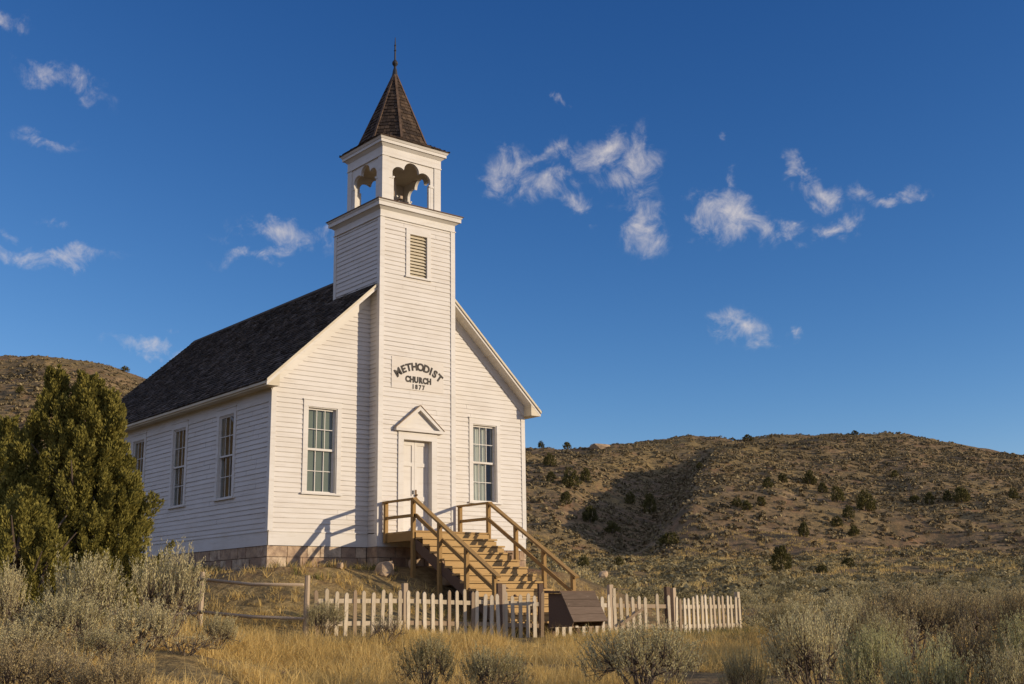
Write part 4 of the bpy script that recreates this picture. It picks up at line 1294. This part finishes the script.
fj = []
for s in range(4):
    ld = [(0, 0, 1.0 - .06 * s, .44, .5), (.2, .06, .74, .30, .25), (-.19, -.08, .66 + .06 * s, .30, .25)]
    lv = plume_crown(70 + s, 130, 16, 0, 0, ld if s != 2 else [(0, 0, 1.0, .42, .8), (.1, .1, .8, .36, .2)], .10, .20, .55)
    m1 = npmesh('crown', *lv); m1.materials.append(M['juniperfar'])
    mb = MB(); mb.tube([(0, 0, -.1), (.01, 0, .3), (0, 0, .8)], [.05, .04, .01], 6)
    m2 = bpy.data.meshes.new('trunk'); m2.from_pydata(mb.v, [], mb.f); m2.materials.append(M['bark'])
    fj.append((m1, m2))
HJ = [
    (541, 444, 7, 7, 'tiny juniper tree on the skyline nearest the chapel wall'), (550, 467, 14, 12, 'upper dark juniper tree just right of the chapel eave'), (551, 483, 11, 10, 'juniper tree below the uppermost one beside the chapel wall'),
    (567, 448, 8, 9, 'second juniper tree on the skyline right of the chapel'), (571, 489, 20, 17, 'largest dark juniper tree above the shaded gully'), (586, 482, 14, 12, 'juniper tree right behind the largest one above the gully'),
    (566, 506, 13, 12, 'juniper tree alone on the sunlit slope left of the gully'), (590, 523, 18, 14, 'tall juniper tree at the left lip of the shaded gully'), (612, 534, 12, 16, 'squat juniper tree at the foot of the gully'),
    (630, 505, 13, 11, 'left one of two pale juniper trees inside the gully'), (650, 514, 19, 14, 'right one of two juniper trees inside the gully, the taller'), (669, 546, 14, 20, 'broad juniper tree on the slope below the gully'),
    (584, 571, 15, 12, 'juniper tree just above the bottom end of the right handrail'), (619, 566, 10, 9, 'small dark shrubby juniper tree by the tan path'), (748, 442, 6, 10, 'lone round juniper tree on the skyline saddle'),
    (768, 489, 12, 11, 'juniper tree high on the middle slope, left of a pair'), (737, 508, 10, 10, 'juniper tree left in the row of three on the middle slope'), (747, 511, 10, 11, 'juniper tree middle in the row of three on the middle slope'),
    (761, 506, 9, 10, 'juniper tree right in the row of three on the middle slope'), (855, 435, 5, 7, 'lone juniper tree on the highest hilltop'), (810, 485, 14, 13, 'round juniper tree under the hilltop, upper slope'),
    (783, 483, 10, 10, 'small juniper tree left of the round one on the upper slope'), (823, 494, 10, 10, 'small juniper tree below right of the round one on the upper slope'), (838, 502, 17, 12, 'slim juniper tree left of the big one under the hilltop'),
    (866, 511, 20, 20, 'big juniper tree in the middle of the right hillside'), (849, 519, 14, 11, 'juniper tree touching the big one from lower left'), (930, 505, 12, 10, 'juniper tree left of the large one on the right slope'),
    (962, 503, 17, 18, 'large juniper tree on the right slope under the ridge'), (1014, 500, 12, 9, 'juniper tree nearest the right picture edge'), (948, 502, 11, 10, 'juniper tree touching the large one on the right slope'),
    (915, 503, 7, 13, 'flat wide juniper tree in the row on the right slope'), (804, 537, 16, 10, 'slender dark juniper tree low on the middle hillside'), (854, 537, 13, 10, 'juniper tree low on the hillside below the big one'),
    (837, 527, 11, 12, 'juniper tree between the big one and the slender low one'), (782, 572, 24, 22, 'isolated dark juniper tree on the flat below the hills'), (848, 568, 11, 13, 'low juniper tree on the flat right of the isolated dark one'),
    (822, 573, 9, 11, 'smallest juniper tree on the flat beside the isolated dark one'), (985, 604, 17, 22, 'yellow green juniper shrub behind the large brownish sagebrush'), (700, 470, 7, 8, 'small juniper tree on the sunny crest right of the gully'), (895, 478, 8, 8, 'small juniper tree high under the right summit'),
    (20, 395, 8, 9, 'small juniper tree on the left hill above the big juniper'), (125, 372, 6, 9, 'small juniper tree near the top of the left hill'),
]
for k, (u, v, hp, wp, lb) in enumerate(HJ):
    x, y, z, dist = hit(u, v); a, b = fj[k % 4]
    d = (x - CAM[0]) * FH[0] + (y - CAM[1]) * FH[1]
    root = empty('juniper_tree', (x, y, z - .05)); h = hp / FPX * d * .98; w = wp / FPX * d / 1.0
    tag(root, lb, 'tree', 'junipers scattered over the hills')
    for nm, m_ in (('crown', a), ('trunk', b)):
        ob = bpy.data.objects.new(nm, m_); col.objects.link(ob); ob.parent = root; ob.scale = (w, w, h); ob.rotation_euler = (0, 0, k * 1.3)


# ------------------------------------------------------------------ rocks
def rock(name, x, y, z, sx, sy, sz, label, seed, group='stones on the bank below the chapel'):
    bpy_me = bpy.data.meshes.new(name)
    import bmesh
    bm = bmesh.new(); bmesh.ops.create_icosphere(bm, subdivisions=2, radius=1)
    r = np.random.default_rng(seed)
    pl = unit(r.normal(size=(14, 3))); dd = r.uniform(.48, .78, 14)
    for v in bm.verts:
        c = np.array(v.co)
        for p, d in zip(pl, dd):
            q = c @ p
            if q > d: c = c - p * (q - d) * .92
        c = np.sign(c) * np.abs(c) ** .72
        c = c + r.normal(size=3) * .012
        v.co = (c[0] * sx, c[1] * sy, c[2] * sz)
    bm.to_mesh(bpy_me); bm.free()
    ob = link(name, bpy_me, M['rock']); ob.location = (x, y, z); ob.rotation_euler = (0, 0, seed * 1.7)
    tag(ob, label, 'rock', group); return ob


for (u, v, wp, hp, lb, s) in ((384, 575, 26, 16, 'squared tan stone block lying beside the stair landing', 1), (412, 570, 10, 12, 'small upright stone under the stair landing', 3),
                              (340, 574, 10, 8, 'small stone on the bank under the left front window', 4), (450, 592, 26, 10, 'low flat boulder at the left foot of the stairs', 5), (604, 580, 14, 12, 'pink boulder right of the handrail end', 6)):
    x, y, z, dist = hit(u, v); d = (x - CAM[0]) * FH[0] + (y - CAM[1]) * FH[1]
    rock('boulder', x, y, z + hp / FPX * d * .3, wp / FPX * d * .5, wp / FPX * d * .42, hp / FPX * d * .60, lb, s)
x, y, z, d = hit(600, 449)
rock('rock_outcrop', x, y, z + .3, 2.3, 2.0, 1.0, 'dark rock outcrop on the skyline right of the chapel', 9, 'skyline rocks')


# ------------------------------------------------------------------ grass
def blades(x, y, n_per, hmin, hmax, wid, seed, lean=.35, spread=.05):
    r = np.random.default_rng(seed)
    z = H(x, y)
    k = len(x); m = k * n_per
    C = np.repeat(np.stack([x, y, z - .02], -1), n_per, 0)
    C[:, :2] += r.normal(size=(m, 2)) * spread
    hh = np.repeat(r.uniform(hmin, hmax, k), n_per) * r.uniform(.5, 1.1, m)
    az = r.random(m) * 2 * PI; ln = np.abs(r.normal(size=m)) * lean
    D = np.stack([np.cos(az) * ln, np.sin(az) * ln, np.ones(m)], -1)
    a2 = r.random(m) * PI; S = np.stack([np.cos(a2), np.sin(a2), np.zeros(m)], -1) * wid * r.uniform(.6, 1.4, m)[:, None]
    mid = C + D * (hh * .55)[:, None]; tip = mid + (D + np.stack([np.cos(az), np.sin(az), 0 * az], -1) * ln[:, None] * 1.3) * (hh * .45)[:, None]
    tip[:, 2] = np.minimum(tip[:, 2], C[:, 2] + hh)
    V = np.stack([C - S, C + S, mid + S * .7, mid - S * .7, tip], 1).reshape(-1, 3)
    b = (np.arange(m) * 5)[:, None]
    Fq = np.concatenate([b + np.array([[0, 1, 2, 3]])]); Ft = b + np.array([[3, 2, 4]])
    return V, Fq, Ft


def grass_obj(name, sets, mat, label):
    me = bpy.data.meshes.new(name); Vs = []; Q = []; T = []; o = 0
    for V, q, t in sets: Vs.append(V); Q.append(q + o); T.append(t + o); o += len(V)
    V = np.concatenate(Vs).astype(np.float32); Q = np.concatenate(Q); T = np.concatenate(T)
    me.vertices.add(len(V)); me.vertices.foreach_set('co', V.ravel())
    lp = np.concatenate([Q.ravel(), T.ravel()]).astype(np.int32)
    me.loops.add(len(lp)); me.loops.foreach_set('vertex_index', lp)
    ls = np.concatenate([np.arange(len(Q)) * 4, len(Q) * 4 + np.arange(len(T)) * 3]).astype(np.int32)
    me.polygons.add(len(ls)); me.polygons.foreach_set('loop_start', ls)
    me.update(calc_edges=True)
    return tag(link(name, me, mat), label, 'grass', kind='stuff')


def scatter(n_, u0, u1, d0, d1, seed, thr=-1.0, pw=1.0, keep=None):
    r = np.random.default_rng(seed)
    u = r.uniform(u0, u1, n_); d = np.sqrt(d0 ** 2 + (d1 ** 2 - d0 ** 2) * r.random(n_) ** pw)
    th = (u - 515.8) / (FPX * .975)
    x = CAM[0] + d * (FH[0] + th * RH[0]); y = CAM[1] + d * (FH[1] + th * RH[1])
    qx = np.maximum(np.maximum(-x, x - 8), 0); qy = np.maximum(np.maximum(-.45 - y, y - 13.6), 0)
    rr_ = np.hypot(qx, qy)
    ok = (rr_ > .06) & ~((x > 2.9) & (x < 5.3) & (y > -5.0) & (y < 0))
    ok &= fbm(x / 1.6, y / 1.6, 3) > thr
    if keep is not None: ok &= keep(x, y, rr_, r)
    return x[ok], y[ok]


bank = lambda x, y, rr_, r: r.random(len(x)) < np.where(rr_ < 4.0, .62, 1)
A = blades(*scatter(30000, -120, 1150, 8, 24.5, 1, -.16, 1, bank), 10, .06, .24, .0055, 2, .7), blades(*scatter(3800, -120, 1150, 8, 24.5, 21, .02, 1, bank), 16, .24, .46, .0045, 22, .45, .07)
B = blades(*scatter(8000, -120, 1150, 24.5, 34, 3, -.1, 1, bank), 8, .08, .27, .007, 4, .6)
C_ = blades(*scatter(17000, 480, 1200, 34, 130, 5, -.15, .8), 7, .15, .38, .018, 6, .5, .16)
grass_obj('dry_grass', [*A, B, C_], M['grass'], 'dry golden grass covering the ground around the chapel')
edge = lambda x, y, rr_, r: (rr_ < .75) & (r.random(len(x)) < .55)
D_ = blades(*scatter(16000, 120, 620, 25, 42, 8, -.05, 1, edge), 9, .08, .26, .006, 9, .45)
E_ = blades(*scatter(1400, 300, 800, 22, 27, 10, .15), 9, .10, .30, .006, 12, .4)
grass_obj('green_grass', [D_, E_], M['greengrass'], 'green and straw grass along the stone foundation')

# ------------------------------------------------------------------ light and sky
SA, SB = .755, .25                          # light travels (-SA, 1, -SB)
ld = Vector((-SA, 1, -SB)).normalized()
sun_el = math.asin(-ld.z)
sd = bpy.data.lights.new('sun', 'SUN'); so = bpy.data.objects.new('sun', sd); col.objects.link(so)
so.rotation_euler = ld.to_track_quat('-Z', 'Y').to_euler()
sd.energy = 4.15; sd.angle = math.radians(.5); sd.color = (1.0, .835, .63)

w = bpy.data.worlds.new('World'); sc.world = w; w.use_nodes = True
t = w.node_tree; bg = t.nodes['Background']
sky = t.nodes.new('ShaderNodeTexSky'); sky.sky_type = 'NISHITA'; sky.sun_disc = False
sky.sun_elevation = sun_el; sky.sun_rotation = math.atan2(-ld.x, -ld.y)
sky.altitude = 1800; sky.air_density = 1.0; sky.dust_density = .4; sky.ozone_density = 3.0


def wn(ty, **kw):
    nd = t.nodes.new(ty)
    for k, v in kw.items(): setattr(nd, k, v)
    return nd


def wmath(op, a, b=0.0, c=None, clamp=False):
    nd = wn('ShaderNodeMath', operation=op); nd.use_clamp = clamp
    for i_, v in enumerate((a, b, c)):
        if v is None: continue
        if hasattr(v, 'links'): t.links.new(v, nd.inputs[i_])
        else: nd.inputs[i_].default_value = v
    return nd.outputs[0]


tc = wn('ShaderNodeTexCoord'); sp_ = wn('ShaderNodeSeparateXYZ'); t.links.new(tc.outputs['Generated'], sp_.inputs[0])
lon = wmath('ARCTAN2', sp_.outputs[0], sp_.outputs[1]); lat = wmath('ARCSINE', sp_.outputs[2])
ll = wn('ShaderNodeCombineXYZ'); t.links.new(lon, ll.inputs[0]); t.links.new(lat, ll.inputs[1])
# warp the lookup so that the clouds tear into wisps
wz_ = wn('ShaderNodeTexNoise'); wz_.inputs['Scale'].default_value = 14; wz_.inputs['Detail'].default_value = 5; wz_.inputs['Roughness'].default_value = .6
t.links.new(ll.outputs[0], wz_.inputs['Vector'])
ws = wn('ShaderNodeVectorMath', operation='SUBTRACT'); t.links.new(wz_.outputs['Color'], ws.inputs[0]); ws.inputs[1].default_value = (.5, .5, .5)
wm = wn('ShaderNodeVectorMath', operation='SCALE'); t.links.new(ws.outputs[0], wm.inputs[0]); wm.inputs['Scale'].default_value = .07
wa = wn('ShaderNodeVectorMath', operation='ADD'); t.links.new(ll.outputs[0], wa.inputs[0]); t.links.new(wm.outputs[0], wa.inputs[1])
CL = [(518, 172, 30, 26, -10, .9), (548, 188, 38, 15, -28, .9), (574, 208, 22, 12, -25, .95), (560, 152, 26, 10, 25, .75), (598, 158, 44, 20, -5, .95), (636, 168, 30, 28, -35, .95), (622, 192, 36, 18, -15, .85), (650, 232, 24, 26, -30, .95),
      (557, 105, 14, 5, -35, .6), (728, 215, 34, 24, -20, 1.25), (752, 226, 26, 14, -10, .9), (780, 227, 28, 9, 5, .7), (722, 178, 8, 12, 0, .55), (716, 146, 5, 9, 0, .45), (818, 186, 26, 13, -30, 1.0), (795, 164, 18, 8, -30, .75), (830, 228, 36, 13, 12, .85),
      (872, 192, 22, 10, -15, .7), (905, 194, 26, 8, 15, .8), (738, 333, 24, 17, -15, .9), (772, 344, 18, 6, 0, .5), (799, 342, 8, 8, 0, .6),
      (62, 82, 46, 11, -12, .8), (42, 142, 30, 10, -10, .6), (288, 234, 54, 18, 5, .95), (255, 263, 36, 10, 10, .8), (58, 259, 50, 11, 5, 1.0), (14, 243, 24, 9, -20, .6), (140, 349, 30, 9, -4, .9), (55, 222, 16, 8, 0, .5), (10, 32, 18, 7, 0, .6), (160, 334, 18, 5, 0, .5)]
acc = None
for (u, v, ru, rv, rot, k) in CL:
    r_ = ray(u, v); r_ = r_ / np.linalg.norm(r_)
    lo0, la0 = math.atan2(r_[0], r_[1]), math.asin(r_[2])
    mp = wn('ShaderNodeMapping', vector_type='TEXTURE'); mp.inputs['Location'].default_value = (lo0, la0, 0); mp.inputs['Rotation'].default_value = (0, 0, math.radians(rot))
    mp.inputs['Scale'].default_value = (1.65 * ru / FPX / math.cos(la0), 1.6 * rv / FPX, 1)
    t.links.new(wa.outputs[0], mp.inputs['Vector'])
    le = wn('ShaderNodeVectorMath', operation='LENGTH'); t.links.new(mp.outputs[0], le.inputs[0])
    m = wmath('MULTIPLY', wmath('SUBTRACT', 1.0, le.outputs['Value'], None, True), k)
    acc = m if acc is None else wmath('SMOOTH_MAX', acc, m, .12)
cn = wn('ShaderNodeTexNoise'); cn.inputs['Scale'].default_value = 42; cn.inputs['Detail'].default_value = 10; cn.inputs['Roughness'].default_value = .66; cn.inputs['Distortion'].default_value = .5
t.links.new(ll.outputs[0], cn.inputs['Vector'])
acc = wmath('MAXIMUM', wmath('SUBTRACT', acc, .06), 0.0)
dn = wmath('ADD', acc, wmath('MULTIPLY_ADD', cn.outputs['Fac'], 2.4, -1.36))
dn = wmath('MULTIPLY', dn, wmath('MULTIPLY', acc, 3.0, None, True))
dens = wn('ShaderNodeMapRange', interpolation_type='SMOOTHSTEP'); t.links.new(dn, dens.inputs[0]); dens.inputs[1].default_value = .0; dens.inputs[2].default_value = 1.4; dens.inputs[4].default_value = .86
tint = wn('ShaderNodeMix', data_type='RGBA', blend_type='MULTIPLY'); tint.inputs[0].default_value = 1
t.links.new(sky.outputs[0], tint.inputs[6]); tint.inputs[7].default_value = (.56, .86, 1.08, 1)
sc_ = wn('ShaderNodeSeparateColor'); t.links.new(tint.outputs[2], sc_.inputs[0]); cc_ = wn('ShaderNodeCombineColor')
for i_, (ch, pw, tg) in enumerate(((.655, 1.85, .75), (1.95, 1.36, 1.88), (3.99, 1.06, 3.72))):
    q_ = wmath('MINIMUM', wmath('DIVIDE', sc_.outputs[i_], ch), 1.7)
    t.links.new(wmath('MULTIPLY', wmath('POWER', q_, pw), tg), cc_.inputs[i_])
# unseen broken cloud, added out of frame to brighten the shaded side wall
vd = wn('ShaderNodeVectorMath', operation='DOT_PRODUCT'); t.links.new(tc.outputs['Generated'], vd.inputs[0]); vd.inputs[1].default_value = tuple(F_)
bk = wn('ShaderNodeMapRange', interpolation_type='SMOOTHSTEP'); t.links.new(vd.outputs['Value'], bk.inputs[0]); bk.inputs[1].default_value = .70; bk.inputs[2].default_value = .35; bk.inputs[3].default_value = 0; bk.inputs[4].default_value = 1
n3 = wn('ShaderNodeTexNoise'); n3.inputs['Scale'].default_value = 2.6; n3.inputs['Detail'].default_value = 7; n3.inputs['Roughness'].default_value = .6; n3.inputs['Distortion'].default_value = .4
t.links.new(tc.outputs['Generated'], n3.inputs['Vector'])
bc = wn('ShaderNodeMapRange', interpolation_type='SMOOTHSTEP'); t.links.new(n3.outputs['Fac'], bc.inputs[0]); bc.inputs[1].default_value = .36; bc.inputs[2].default_value = .58
bcl = wmath('MULTIPLY', wmath('MULTIPLY', bc.outputs[0], bk.outputs[0]), .9)
cm0 = wn('ShaderNodeMix', data_type='RGBA'); t.links.new(bcl, cm0.inputs[0]); t.links.new(cc_.outputs[0], cm0.inputs[6]); cm0.inputs[7].default_value = (3.3, 3.6, 5.1, 1)
cmx = wn('ShaderNodeMix', data_type='RGBA'); t.links.new(dens.outputs[0], cmx.inputs[0]); t.links.new(cm0.outputs[2], cmx.inputs[6]); cmx.inputs[7].default_value = (5.2, 4.75, 4.5, 1)
t.links.new(cmx.outputs[2], bg.inputs['Color'])
bg.inputs['Strength'].default_value = .145

sc.view_settings.view_transform = 'Standard'; sc.view_settings.look = 'None'; sc.view_settings.exposure = 0; sc.view_settings.gamma = 1
sc.cycles.max_bounces = 6; sc.cycles.transparent_max_bounces = 12; sc.cycles.use_denoising = True
